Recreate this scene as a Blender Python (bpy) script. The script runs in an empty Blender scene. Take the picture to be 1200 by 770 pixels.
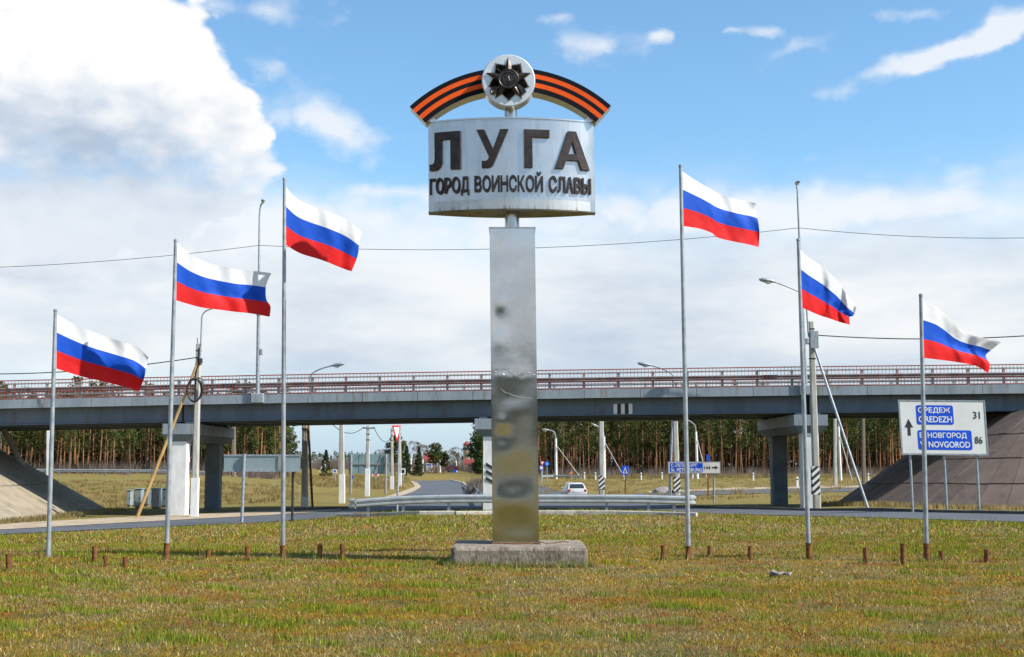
import bpy, math, random
import numpy as np
from mathutils import Vector, Matrix

scene = bpy.context.scene
C = scene.collection
R = math.radians
random.seed(7)
rng = np.random.default_rng(11)

# ------------------------------------------------------------------ camera
F = 1550.0                      # focal length in photo pixels (1200 wide)
TILT = math.atan(160.0 / F)     # horizon lies 160 px below the centre
CAMZ = 1.6
cd = bpy.data.cameras.new('camera')
cam = bpy.data.objects.new('camera', cd)
C.objects.link(cam)
cd.sensor_fit = 'HORIZONTAL'
cd.sensor_width = 36.0
cd.lens = 36.0 * F / 1200.0
cd.clip_start = 0.1
cd.clip_end = 6000
cam.location = (0, 0, CAMZ)
cam.rotation_euler = (math.pi / 2 + TILT, 0, 0)
scene.camera = cam

# ------------------------------------------------------------------ light
SUN_EL = R(44)
SUN_AZ = math.atan2(0.94, -0.345)          # clockwise from +Y: right and behind the viewer
sun_dir = Vector((math.sin(SUN_AZ) * math.cos(SUN_EL), math.cos(SUN_AZ) * math.cos(SUN_EL), math.sin(SUN_EL)))
sd = bpy.data.lights.new('sun', 'SUN')
sd.energy = 4.7
sd.angle = R(0.53)
sd.color = (1.0, 0.955, 0.88)
sun = bpy.data.objects.new('sun', sd)
C.objects.link(sun)
sun.rotation_euler = sun_dir.to_track_quat('Z', 'Y').to_euler()
sun.location = (40, -20, 60)

scene.cycles.max_bounces = 5
scene.cycles.diffuse_bounces = 2
scene.cycles.glossy_bounces = 3
scene.cycles.transmission_bounces = 2
vs = scene.view_settings
vs.view_transform = 'Standard'
vs.look = 'None'
vs.exposure = 0.6
vs.gamma = 1.0
vs.use_curve_mapping = False

# ------------------------------------------------------------------ sky
world = bpy.data.worlds.new('World')
scene.world = world
world.use_nodes = True


class NT:
    """little node-tree writer"""
    def __init__(self, nt):
        self.nt = nt
        nt.nodes.clear()

    def n(self, t, **kw):
        nd = self.nt.nodes.new(t)
        for k, v in kw.items():
            setattr(nd, k, v)
        return nd

    def link(self, a, b):
        self.nt.links.new(a, b)

    def put(self, sock, v):
        if hasattr(v, 'is_output'):
            self.link(v, sock)
        elif isinstance(v, (tuple, list)) and len(v) == 3 and sock.type == 'RGBA':
            sock.default_value = (*v, 1)
        else:
            sock.default_value = v

    def m(self, op, a, b=None, c=None, clamp=False):
        nd = self.n('ShaderNodeMath', operation=op, use_clamp=clamp)
        for i, v in enumerate((a, b, c)):
            if v is not None:
                self.put(nd.inputs[i], v)
        return nd.outputs[0]

    def vm(self, op, a, b=None):
        nd = self.n('ShaderNodeVectorMath', operation=op)
        self.put(nd.inputs[0], a)
        if b is not None:
            self.put(nd.inputs[1], b)
        return nd.outputs[0]

    def xyz(self, x, y, z=0.0):
        nd = self.n('ShaderNodeCombineXYZ')
        for i, v in enumerate((x, y, z)):
            self.put(nd.inputs[i], v)
        return nd.outputs[0]

    def mix(self, f, a, b, blend='MIX'):
        nd = self.n('ShaderNodeMix', data_type='RGBA', blend_type=blend)
        self.put(nd.inputs[0], f)
        self.put(nd.inputs[6], a)
        self.put(nd.inputs[7], b)
        return nd.outputs[2]

    def noise(self, vec, scale, detail=4, rough=0.55, dist=0.0, dim='3D'):
        nd = self.n('ShaderNodeTexNoise', noise_dimensions=dim)
        self.put(nd.inputs['Vector'], vec)
        nd.inputs['Scale'].default_value = scale
        nd.inputs['Detail'].default_value = detail
        nd.inputs['Roughness'].default_value = rough
        nd.inputs['Distortion'].default_value = dist
        return nd.outputs[0]

    def step(self, v, lo, hi, a=0.0, b=1.0):
        nd = self.n('ShaderNodeMapRange', interpolation_type='SMOOTHSTEP')
        self.put(nd.inputs[0], v)
        for i, k in enumerate((lo, hi, a, b)):
            nd.inputs[i + 1].default_value = k
        return nd.outputs[0]

    def ramp(self, v, stops):
        nd = self.n('ShaderNodeValToRGB')
        self.put(nd.inputs[0], v)
        el = nd.color_ramp.elements
        while len(el) < len(stops):
            el.new(0.5)
        for e, (p, c) in zip(el, stops):
            e.position = p
            e.color = (*c, 1)
        return nd.outputs[0]


def azel(px, row):
    """direction of a photo pixel, degrees"""
    d = ray(px, row)
    return math.degrees(math.atan2(d.x, d.y)), math.degrees(math.asin(d.normalized().z))


def ray(px, row):
    f = Vector((0, math.cos(TILT), math.sin(TILT)))
    u = Vector((0, -math.sin(TILT), math.cos(TILT)))
    return f + Vector((1, 0, 0)) * ((px - 600) / F) + u * ((385 - row) / F)


def build_sky():
    t = NT(world.node_tree)
    out = t.n('ShaderNodeOutputWorld')
    bg = t.n('ShaderNodeBackground')
    bg.inputs[1].default_value = 0.1
    sky = t.n('ShaderNodeTexSky', sky_type='NISHITA', sun_disc=False)
    sky.sun_elevation = SUN_EL
    sky.sun_rotation = SUN_AZ
    sky.altitude = 50
    sky.air_density = 1.0
    sky.dust_density = 0.6
    sky.ozone_density = 1.6
    tc = t.n('ShaderNodeTexCoord')
    d = tc.outputs['Generated']
    sep = t.n('ShaderNodeSeparateXYZ')
    t.link(d, sep.inputs[0])
    az = t.m('MULTIPLY', t.m('ARCTAN2', sep.outputs[0], sep.outputs[1]), 57.29578)
    el = t.m('MULTIPLY', t.m('ARCSINE', sep.outputs[2]), 57.29578)

    # cumulus heaps: (px, row, half width px, half height px, weight, slant)
    heaps = [(-60, 60, 200, 130, 1.0, 0), (90, 80, 120, 95, 0.75, 0), (190, 120, 85, 75, 0.55, 0), (262, 178, 55, 42, 0.42, 0),
             (70, 195, 210, 55, 0.55, 0), (-330, 120, 260, 220, 0.9, 0)]
    wisps = [(110, 262, 250, 55, 0.95, 0), (640, 262, 330, 26, 0.42, 0), (1010, 225, 300, 38, 0.34, 0), (372, 140, 70, 30, 0.78, 0.35), (322, 82, 40, 14, 0.45, 0.6), (690, 58, 72, 26, 0.52, 0), (945, 52, 42, 11, 0.46, -0.4), (858, 38, 18, 7, 0.48, 0), (905, 33, 20, 8, 0.46, 0),
             (770, 42, 14, 9, 0.42, 0), (1095, 62, 110, 13, 0.62, -2.0), (1180, 28, 75, 16, 0.6, -1.2), (480, 222, 70, 10, 0.36, 0), (250, 8, 150, 22, 0.45, 0),
             (640, 22, 30, 8, 0.36, 0), (1060, 15, 60, 8, 0.36, 0), (400, 60, 60, 8, 0.22, 0), (1000, 250, 300, 20, 0.3, 0), (850, 400, 70, 22, 0.3, 0)]
    K = 57.29578 / F

    def fields(az_, el_):
        v = t.xyz(t.m('MULTIPLY', az_, 0.06), t.m('MULTIPLY', el_, 0.085), 3.7)
        n1 = t.noise(v, 3.2, 6, 0.60, dim='2D')
        n2 = t.noise(v, 7.5, 3, 0.6, dim='2D')
        vo = t.n('ShaderNodeTexVoronoi', feature='F1', voronoi_dimensions='2D')
        t.link(t.vm('ADD', v, t.xyz(t.m('MULTIPLY', n2, 0.10), t.m('MULTIPLY', n1, 0.10))), vo.inputs['Vector'])
        vo.inputs['Scale'].default_value = 7.5
        vo.inputs['Detail'].default_value = 1.0
        vo.inputs['Roughness'].default_value = 0.55
        bil = t.m('SUBTRACT', 0.42, vo.outputs['Distance'])
        nz = t.m('ADD', t.m('MULTIPLY', t.m('SUBTRACT', n1, 0.5), 0.75), t.m('MULTIPLY', bil, 0.42))
        return nz, n1, n2, v

    def total(az_, el_, lst):
        acc = 0.0
        P = t.xyz(az_, el_)
        for (px, row, hw, hh, w, sl) in lst:
            a0, e0 = azel(px, row)
            sx, sy = 1 / (hw * K), 1 / (hh * K)
            if sl:
                dx = t.m('MULTIPLY_ADD', az_, sx, -a0 * sx)
                dy = t.m('MULTIPLY_ADD', dx, sl, t.m('MULTIPLY_ADD', el_, sy, -e0 * sy))
                d = t.xyz(dx, dy)
            else:
                nd = t.n('ShaderNodeVectorMath', operation='MULTIPLY_ADD')
                t.link(P, nd.inputs[0])
                nd.inputs[1].default_value = (sx, sy, 0)
                nd.inputs[2].default_value = (-a0 * sx, -e0 * sy, 0)
                d = nd.outputs[0]
            dn = t.n('ShaderNodeVectorMath', operation='DOT_PRODUCT')
            t.link(d, dn.inputs[0])
            t.link(d, dn.inputs[1])
            acc = t.m('MULTIPLY_ADD', t.m('POWER', 0.449, dn.outputs['Value']), w, acc)
        return acc

    nz, n1, n2, v = fields(az, el)
    nzs, _, _, _ = fields(t.m('ADD', az, 0.9), t.m('ADD', el, 1.3))            # the same field a little towards the sun
    # scattered heaps elsewhere in the sky, away from the clear patch in front
    n0 = t.noise(v, 0.9, 2, 0.5, dim='2D')
    a1 = t.m('MULTIPLY', t.m('SUBTRACT', az, 8.0), 1 / 19.0)
    e1 = t.m('MULTIPLY', t.m('SUBTRACT', el, 18.0), 1 / 13.0)
    away = t.step(t.m('ADD', t.m('MULTIPLY', a1, a1), t.m('MULTIPLY', e1, e1)), 1.0, 2.0)
    other = t.m('MULTIPLY', t.m('MULTIPLY', away, t.step(n0, 0.48, 0.64)), 0.42)
    H1 = t.m('ADD', total(az, el, heaps), other)
    H2 = t.m('ADD', total(t.m('ADD', az, 0.9), t.m('ADD', el, 1.3), heaps), other)
    Dc = t.m('ADD', H1, nz)
    cover = t.m('MULTIPLY', t.step(Dc, 0.30, 0.50), t.step(t.m('ADD', el, t.m('MULTIPLY', nz, 3.0)), 9.5, 13.5, 0.25, 1.0))
    lit = t.m('SUBTRACT', t.m('ADD', H1, nz), t.m('ADD', H2, nzs))
    n3 = t.noise(t.xyz(t.m('MULTIPLY', az, 0.05), t.m('MULTIPLY', el, 0.16), 9.1), 1.9, 4, 0.58, dim='2D')
    hgt = t.step(el, 11.5, 19.5, 0.32, 0.74)                                    # flat grey bases, bright crowns
    lit = t.m('ADD', t.m('ADD', t.m('MULTIPLY', lit, 0.75), hgt), t.m('MULTIPLY', t.m('SUBTRACT', n3, 0.5), 0.9), clamp=True)
    ccol = t.ramp(lit, [(0.0, (0.47, 0.56, 0.70)), (0.30, (0.62, 0.70, 0.81)), (0.58, (0.82, 0.865, 0.92)), (0.86, (1.0, 1.0, 1.0))])
    ccol = t.vm('MULTIPLY', ccol, (6.7, 6.7, 6.7))
    # thin wisps
    wz = t.m('ADD', total(t.m('ADD', az, t.m('MULTIPLY', t.m('SUBTRACT', n2, 0.5), 2.2)), t.m('ADD', el, t.m('MULTIPLY', t.m('SUBTRACT', n1, 0.5), 1.6)), wisps), t.m('MULTIPLY', nz, 0.75))
    wcov = t.step(wz, 0.14, 0.66, 0.0, 0.85)
    # a veil of high cloud all round above the horizon
    vn = t.m('ADD', t.m('MULTIPLY', t.m('SUBTRACT', n1, 0.5), 3.4), el)
    veil = t.m('MULTIPLY', t.step(el, 0.8, 5.0, 0.1, 0.94), t.step(vn, 7.6, 13.6, 1.0, 0.0))
    vl = t.m('ADD', t.m('MULTIPLY', t.m('SUBTRACT', n3, 0.5), 1.5), t.step(el, 3.0, 9.0, 0.56, 0.80), clamp=True)
    vcol = t.ramp(vl, [(0.0, (0.46, 0.57, 0.73)), (0.40, (0.66, 0.73, 0.83)), (0.62, (0.79, 0.835, 0.895)), (0.95, (0.97, 0.975, 0.985))])
    vcol = t.vm('MULTIPLY', vcol, (6.5, 6.5, 6.5))
    hs = t.n('ShaderNodeHueSaturation')
    hs.inputs['Saturation'].default_value = 1.0
    t.link(sky.outputs[0], hs.inputs['Color'])
    skyc = t.vm('MULTIPLY', hs.outputs[0], (0.97, 1.27, 1.36))
    skyc = t.mix(t.step(el, -2.0, 9.0, 0.85, 0.0), skyc, (3.1, 4.1, 5.6))        # pale air low over the land
    fin = t.mix(veil, skyc, vcol)
    fin = t.mix(wcov, fin, (6.1, 6.3, 6.55))
    fin = t.mix(cover, fin, ccol)
    t.link(fin, bg.inputs[0])
    t.link(bg.outputs[0], out.inputs[0])


build_sky()
world.cycles.sampling_method = 'MANUAL'
world.cycles.sample_map_resolution = 512

# ================================================================== helpers
def at(px, row, Y):
    d = ray(px, row)
    return Vector((0, 0, CAMZ)) + d * (Y / d.y)


U_K = [-0.40, -0.26, -0.17, -0.13, -0.06, 0.08, 0.14, 0.20, 0.30, 0.42]
Y_K = [
    [(24, 0), (55, -1.32), (75, -1.42), (92, -1.45), (110, -1.25), (165, .25), (200, .5), (320, 1.2), (800, 4), (2500, 5)],
    [(24, 0), (57, -1.22), (75, -1.36), (92, -1.38), (110, -1.2), (165, .2), (200, .5), (320, 1.0), (800, 4), (2500, 5)],
    [(24, 0), (58, -1.02), (76, -1.25), (95, -1.2), (120, -1.0), (170, -.4), (220, .0), (320, .6), (800, 1.4), (2500, 2)],
    [(24, 0), (58, -.72), (78, -1.2), (97, -1.2), (130, -1.15), (180, -.8), (240, -.4), (320, .3), (800, 1.4), (2500, 2)],
    [(24, 0), (58, -.5), (80, -1.18), (100, -1.2), (150, -1.2), (240, -.9), (320, -.3), (500, .8), (800, 1.4), (2500, 2)],
    [(24, 0), (58, -.5), (82, -1.15), (100, -1.2), (150, -1.2), (240, -.9), (290, -.6), (800, .5), (2500, 1)],
    [(24, 0), (58, -.56), (68, -.85), (82, -1.0), (100, -1.12), (150, -1.1), (240, -.85), (290, -.6), (800, .5), (2500, 1)],
    [(24, 0), (56, -.66), (68, -.8), (82, -.93), (100, -1.1), (150, -1.1), (240, -.8), (290, -.6), (800, .5), (2500, 1)],
    [(24, 0), (52, -.55), (75, -.62), (90, -.9), (110, -1.0), (150, -1.0), (240, -.8), (290, -.6), (800, .5), (2500, 1)],
    [(24, 0), (50, -.52), (75, -.6), (90, -.8), (110, -1.0), (150, -1.0), (240, -.8), (290, -.6), (800, .5), (2500, 1)],
]


def terrain_np(x, y):
    x = np.asarray(x, float)
    y = np.asarray(y, float)
    ys = np.maximum(y, 1.0)
    u = np.clip(x / ys, U_K[0], U_K[-1])
    S = np.stack([np.interp(ys, [a for a, b in k], [b for a, b in k]) for k in Y_K])
    i = np.clip(np.searchsorted(U_K, u) - 1, 0, len(U_K) - 2)
    ua = np.array(U_K)
    w = (u - ua[i]) / (ua[i + 1] - ua[i])
    w = w * w * (3 - 2 * w)
    idx = np.arange(x.size).reshape(x.shape)
    Sf = S.reshape(len(U_K), -1)
    z = Sf[i.ravel(), idx.ravel()] * (1 - w.ravel()) + Sf[(i + 1).ravel(), idx.ravel()] * w.ravel()
    return z.reshape(x.shape)


def terrain(x, y):
    return float(terrain_np(np.array([x]), np.array([y]))[0])


_YS = 8.0 * np.exp(np.linspace(0, math.log(900 / 8.0), 1600))


def gnd(px, row, lift=0.0):
    """where the line of sight through a photo pixel first meets the ground"""
    d = ray(px, row)
    X = d.x / d.y * _YS
    Z = CAMZ + d.z / d.y * _YS
    h = Z - terrain_np(X, _YS)
    b = np.where(h <= 0)[0]
    if len(b) == 0:
        k = len(_YS) - 1
        y = _YS[k]
    else:
        k = b[0]
        f = h[k - 1] / (h[k - 1] - h[k]) if k else 0
        y = _YS[k - 1] + (_YS[k] - _YS[k - 1]) * f if k else _YS[0]
    x = d.x / d.y * y
    return Vector((x, y, terrain(x, y) + lift))


def onground(px, Y, lift=0.0):
    """on the ground at depth Y under photo column px (taken at the horizon row)"""
    x = ray(px, 575).x / ray(px, 575).y * Y
    return Vector((x, Y, terrain(x, Y) + lift))


# ---- materials
MATS = {}


def mat(name, c1, c2=None, scale=4.0, rough=0.7, metal=0.0, bump=0.0, stretch=(1, 1, 1), lo=0.38, hi=0.66, detail=6,
        bscale=None, spec=0.5, c3=None, s3=1.0, rnd=0.0):
    if name in MATS:
        return MATS[name]
    m = bpy.data.materials.new(name)
    m.use_nodes = True
    t = NT(m.node_tree)
    out = t.n('ShaderNodeOutputMaterial')
    p = t.n('ShaderNodeBsdfPrincipled')
    t.link(p.outputs[0], out.inputs[0])
    p.inputs['Roughness'].default_value = rough
    p.inputs['Metallic'].default_value = metal
    p.inputs['Specular IOR Level'].default_value = spec
    geo = t.n('ShaderNodeNewGeometry')
    v = t.vm('MULTIPLY', geo.outputs['Position'], stretch)
    n = t.noise(v, scale, detail, 0.6)
    c2 = c2 or tuple(x * 0.82 for x in c1)
    col = t.mix(t.step(n, lo, hi), c1, c2)
    if c3:
        col = t.mix(t.step(t.noise(v, scale * s3, 5, 0.65), 0.52, 0.7), col, c3)
    if rnd:
        oi = t.n('ShaderNodeObjectInfo')
        col = t.mix(t.m('MULTIPLY', oi.outputs['Random'], rnd), col, tuple(q * 0.45 for q in c1))
    t.link(col, p.inputs['Base Color'])
    rr = t.m('ADD', t.m('MULTIPLY', t.m('SUBTRACT', n, 0.5), 0.25), rough, clamp=True)
    t.link(rr, p.inputs['Roughness'])
    if bump:
        b = t.n('ShaderNodeBump')
        b.inputs['Strength'].default_value = bump
        b.inputs['Distance'].default_value = 0.03
        t.link(t.noise(v, bscale or scale * 6, 5, 0.65), b.inputs['Height'])
        t.link(b.outputs[0], p.inputs['Normal'])
    MATS[name] = m
    return m


# ---- mesh building
class MB:
    def __init__(self):
        self.v = []
        self.f = []

    def add(self, vs_, fs_):
        o = len(self.v)
        self.v += [tuple(q) for q in vs_]
        self.f += [tuple(i + o for i in f) for f in fs_]
        return self

    def box(self, x0, x1, y0, y1, z0, z1):
        return self.add([(x0, y0, z0), (x1, y0, z0), (x1, y1, z0), (x0, y1, z0), (x0, y0, z1), (x1, y0, z1), (x1, y1, z1), (x0, y1, z1)],
                        [(0, 3, 2, 1), (4, 5, 6, 7), (0, 1, 5, 4), (1, 2, 6, 5), (2, 3, 7, 6), (3, 0, 4, 7)])

    def bbox(self, x0, x1, y0, y1, z0, z1, b=0.02):
        """box with chamfered edges"""
        vs_, fs_ = [], []
        A = [(x0, x1), (y0, y1), (z0, z1)]
        idx = {}
        for sx in (0, 1):
            for sy in (0, 1):
                for sz in (0, 1):
                    for k in range(3):
                        p = []
                        for ax, s in enumerate((sx, sy, sz)):
                            lo, hi = A[ax]
                            q = (lo, hi)[s]
                            if ax != k:
                                q += b if s == 0 else -b
                            p.append(q)
                        idx[(sx, sy, sz, k)] = len(vs_)
                        vs_.append(p)
        cs = [(0, 0), (1, 0), (1, 1), (0, 1)]
        for k in range(3):
            for s in (0, 1):
                f = []
                for (a, c) in cs:
                    key = [a, c]
                    key.insert(k, s)
                    f.append(idx[(*key, k)])
                flip = (s == 0) != (k == 1)
                fs_.append(tuple(reversed(f)) if flip else tuple(f))
        for k in range(3):
            i, j = [q for q in range(3) if q != k]
            for si in (0, 1):
                for sj in (0, 1):
                    q = []
                    for sk in (0, 1):
                        key = [0, 0, 0]
                        key[i], key[j], key[k] = si, sj, sk
                        q.append((idx[(*key, i)], idx[(*key, j)]))
                    fs_.append((q[0][0], q[0][1], q[1][1], q[1][0]))
        for sx in (0, 1):
            for sy in (0, 1):
                for sz in (0, 1):
                    fs_.append(tuple(idx[(sx, sy, sz, k)] for k in range(3)))
        return self.add(vs_, fs_)

    def tube(self, pts, rad, n=10, cap=True):
        pts = [Vector(p) for p in pts]
        if not hasattr(rad, '__len__'):
            rad = [rad] * len(pts)
        vs_, fs_ = [], []
        prev = None
        for i, p in enumerate(pts):
            a = pts[max(i - 1, 0)]
            b = pts[min(i + 1, len(pts) - 1)]
            d = (b - a).normalized()
            ref = prev if prev is not None else (Vector((1, 0, 0)) if abs(d.x) < 0.9 else Vector((0, 1, 0)))
            s = (ref - d * ref.dot(d)).normalized()
            prev = s
            w = d.cross(s)
            for k in range(n):
                a_ = 2 * math.pi * k / n
                vs_.append(p + (s * math.cos(a_) + w * math.sin(a_)) * rad[i])
        for i in range(len(pts) - 1):
            for k in range(n):
                fs_.append((i * n + k, i * n + (k + 1) % n, (i + 1) * n + (k + 1) % n, (i + 1) * n + k))
        if cap:
            fs_.append(tuple(reversed(range(n))))
            fs_.append(tuple((len(pts) - 1) * n + k for k in range(n)))
        return self.add(vs_, fs_)

    def prism(self, poly, y0, y1):
        """polygon in x,z (counter-clockwise seen from -y) pushed from y0 to y1"""
        n = len(poly)
        a = sum(poly[i][0] * poly[(i + 1) % n][1] - poly[(i + 1) % n][0] * poly[i][1] for i in range(n))
        if a < 0:
            poly = list(reversed(poly))
        vs_ = [(x, y0, z) for x, z in poly] + [(x, y1, z) for x, z in poly]
        fs_ = [tuple(range(n)), tuple(reversed(range(n, 2 * n)))]
        for i in range(n):
            j = (i + 1) % n
            fs_.append((j, i, i + n, j + n))
        return self.add(vs_, fs_)

    def zprism(self, poly, z0, z1):
        n = len(poly)
        a = sum(poly[i][0] * poly[(i + 1) % n][1] - poly[(i + 1) % n][0] * poly[i][1] for i in range(n))
        if a < 0:
            poly = list(reversed(poly))
        vs_ = [(x, y, z0) for x, y in poly] + [(x, y, z1) for x, y in poly]
        fs_ = [tuple(reversed(range(n))), tuple(range(n, 2 * n))]
        for i in range(n):
            j = (i + 1) % n
            fs_.append((i, j, j + n, i + n))
        return self.add(vs_, fs_)

    def sweep(self, path, prof):
        """closed profile (side offset, height) swept along a path; offset points right of travel"""
        path = [Vector(p) for p in path]
        n = len(prof)
        vs_, fs_ = [], []
        for i, p in enumerate(path):
            d = path[min(i + 1, len(path) - 1)] - path[max(i - 1, 0)]
            d.z = 0
            d.normalize()
            s = Vector((d.y, -d.x, 0))
            for (o, z) in prof:
                vs_.append(p + s * o + Vector((0, 0, z)))
        for i in range(len(path) - 1):
            for k in range(n):
                fs_.append((i * n + k, (i + 1) * n + k, (i + 1) * n + (k + 1) % n, i * n + (k + 1) % n))
        fs_.append(tuple(range(n)))
        fs_.append(tuple(reversed([(len(path) - 1) * n + k for k in range(n)])))
        return self.add(vs_, fs_)

    def lathe(self, prof, n=16, cx=0, cy=0, axis='z'):
        vs_, fs_ = [], []
        for (r, z) in prof:
            for k in range(n):
                a = 2 * math.pi * k / n
                if axis == 'z':
                    vs_.append((cx + r * math.cos(a), cy + r * math.sin(a), z))
                else:
                    vs_.append((cx + r * math.cos(a), z, cy + r * math.sin(a)))
        for i in range(len(prof) - 1):
            for k in range(n):
                f = (i * n + k, i * n + (k + 1) % n, (i + 1) * n + (k + 1) % n, (i + 1) * n + k)
                fs_.append(f if axis == 'z' else tuple(reversed(f)))
        fs_.append(tuple(range(n)))
        fs_.append(tuple((len(prof) - 1) * n + k for k in range(n)))
        return self.add(vs_, fs_)

    def xf(self, fn):
        self.v = [tuple(fn(Vector(p))) for p in self.v]
        return self


def org(o):
    v = Vector((0, 0, 0))
    while o is not None:
        v = v + o.location
        o = o.parent
    return v


def mesh_of(mb, name):
    me = bpy.data.meshes.new(name)
    me.from_pydata(mb.v, [], mb.f)
    me.update()
    return me


def fixn(me):
    import bmesh
    bm = bmesh.new()
    bm.from_mesh(me)
    bmesh.ops.recalc_face_normals(bm, faces=bm.faces)
    bm.to_mesh(me)
    bm.free()


def smooth(o, ang=40):
    me = o.data
    me.polygons.foreach_set('use_smooth', [True] * len(me.polygons))
    me.set_sharp_from_angle(angle=R(ang))
    return o


def part(mb, name, m, parent=None, sm=None, recalc=True):
    """mb in world coordinates; linked as one mesh, child of parent"""
    o0 = org(parent)
    if o0.length > 0:
        mb.v = [(a - o0.x, b - o0.y, c - o0.z) for a, b, c in mb.v]
    me = mesh_of(mb, name)
    if recalc:
        fixn(me)
    me.materials.append(m)
    o = bpy.data.objects.new(name, me)
    C.objects.link(o)
    o.parent = parent
    if sm:
        smooth(o, sm)
    return o


def tag(o, label=None, cat=None, group=None, kind=None):
    if label:
        o['label'] = label
    if cat:
        o['category'] = cat
    if group:
        o['group'] = group
    if kind:
        o['kind'] = kind
    return o


def thing(name, loc, label, cat, group=None):
    o = bpy.data.objects.new(name, None)
    C.objects.link(o)
    o.location = loc
    o.empty_display_size = 0.3
    return tag(o, label, cat, group)


def copy_tree(o, parent=None):
    c = o.copy()
    C.objects.link(c)
    c.parent = parent
    for ch in list(o.children):
        copy_tree(ch, c)
    return c


def np_mesh(name, V, Fc, m, parent=None, col=None, sm=False):
    me = bpy.data.meshes.new(name)
    nv, nf, k = len(V), len(Fc), Fc.shape[1]
    me.vertices.add(nv)
    me.vertices.foreach_set('co', np.ascontiguousarray(V, np.float32).ravel())
    me.loops.add(nf * k)
    me.loops.foreach_set('vertex_index', np.ascontiguousarray(Fc, np.int32).ravel())
    me.polygons.add(nf)
    me.polygons.foreach_set('loop_start', np.arange(0, nf * k, k, dtype=np.int32))
    me.polygons.foreach_set('loop_total', np.full(nf, k, np.int32))
    if sm:
        me.polygons.foreach_set('use_smooth', np.ones(nf, bool))
    me.update(calc_edges=True)
    if col is not None:
        at_ = me.color_attributes.new('col', 'FLOAT_COLOR', 'POINT')
        cc = np.ones((nv, 4), np.float32)
        cc[:, :3] = col
        at_.data.foreach_set('color', cc.ravel())
    if m:
        me.materials.append(m)
    o = bpy.data.objects.new(name, me)
    C.objects.link(o)
    o.parent = parent
    return o


_dg = None


def text_mb(s, x0, x1, z0, z1, y0=0.0, y1=0.012, bold=0.0):
    """lettering fitted into a box of the x,z plane, y0 front, y1 back"""
    cu = bpy.data.curves.new('t', 'FONT')
    cu.body = s
    cu.size = 1.0
    cu.offset = bold
    cu.resolution_u = 3
    cu.fill_mode = 'NONE'
    cu.extrude = 0.5
    cu.fill_mode = 'BOTH'
    o = bpy.data.objects.new('t', cu)
    C.objects.link(o)
    dg = bpy.context.evaluated_depsgraph_get()
    me = bpy.data.meshes.new_from_object(o.evaluated_get(dg))
    V = np.array([v.co[:] for v in me.vertices])
    fs_ = [tuple(p.vertices) for p in me.polygons]
    bpy.data.objects.remove(o)
    bpy.data.curves.remove(cu)
    bpy.data.meshes.remove(me)
    mn, mx = V.min(0), V.max(0)
    X = x0 + (V[:, 0] - mn[0]) / (mx[0] - mn[0]) * (x1 - x0)
    Z = z0 + (V[:, 1] - mn[1]) / (mx[1] - mn[1]) * (z1 - z0)
    Y = y1 + (V[:, 2] - mn[2]) / (mx[2] - mn[2]) * (y0 - y1)
    mb = MB()
    mb.v = [(a, b, c) for a, b, c in zip(X, Y, Z)]
    mb.f = fs_
    return mb


def lerp(a, b, f):
    return a + (b - a) * f


# ================================================================== palette
M_GALV = mat('galvanised_steel', (0.36, 0.39, 0.41), (0.24, 0.27, 0.29), 6, 0.5, 0.35)
M_RUST = mat('rusty_steel', (0.215, 0.078, 0.016), (0.10, 0.036, 0.010), 14, 0.9, 0, 0.3)
M_CONC = mat('rough_concrete', (0.27, 0.225, 0.175), (0.17, 0.135, 0.10), 5, 0.92, 0, 0.9, (1, 1, 0.45), c3=(0.08, 0.065, 0.048), s3=2.6)
M_WHITE_CONC = mat('whitewashed_concrete', (0.80, 0.79, 0.77), (0.66, 0.65, 0.62), 2, 0.9, 0, 0.2, (1, 1, 0.35))
M_POLE_CONC = mat('pole_concrete', (0.47, 0.45, 0.40), (0.34, 0.32, 0.28), 3, 0.92, 0, 0.2, (1, 1, 0.3))
M_ASPHALT = mat('asphalt', (0.088, 0.094, 0.104), (0.066, 0.070, 0.078), 0.6, 0.8, 0, 0.15, bscale=30)
M_SAND = mat('sandy_verge', (0.42, 0.33, 0.23), (0.30, 0.23, 0.15), 0.9, 0.95, 0, 0.4, bscale=9, c3=(0.2, 0.17, 0.09), s3=3)
M_WHITE = mat('white_paint', (0.78, 0.78, 0.77), (0.66, 0.66, 0.65), 3, 0.55)
M_BLACK = mat('black_paint', (0.016, 0.016, 0.018), (0.026, 0.026, 0.026), 5, 0.6)
M_BLUE = mat('sign_blue', (0.006, 0.085, 0.60), (0.006, 0.075, 0.54), 3, 0.5, spec=0.25)
M_WOOD = mat('pale_timber', (0.50, 0.31, 0.11), (0.36, 0.21, 0.07), 5, 0.8, 0, 0.2, (1, 1, 0.2))
M_RUBBER = mat('black_cable', (0.012, 0.012, 0.013), None, 8, 0.55)


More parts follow.
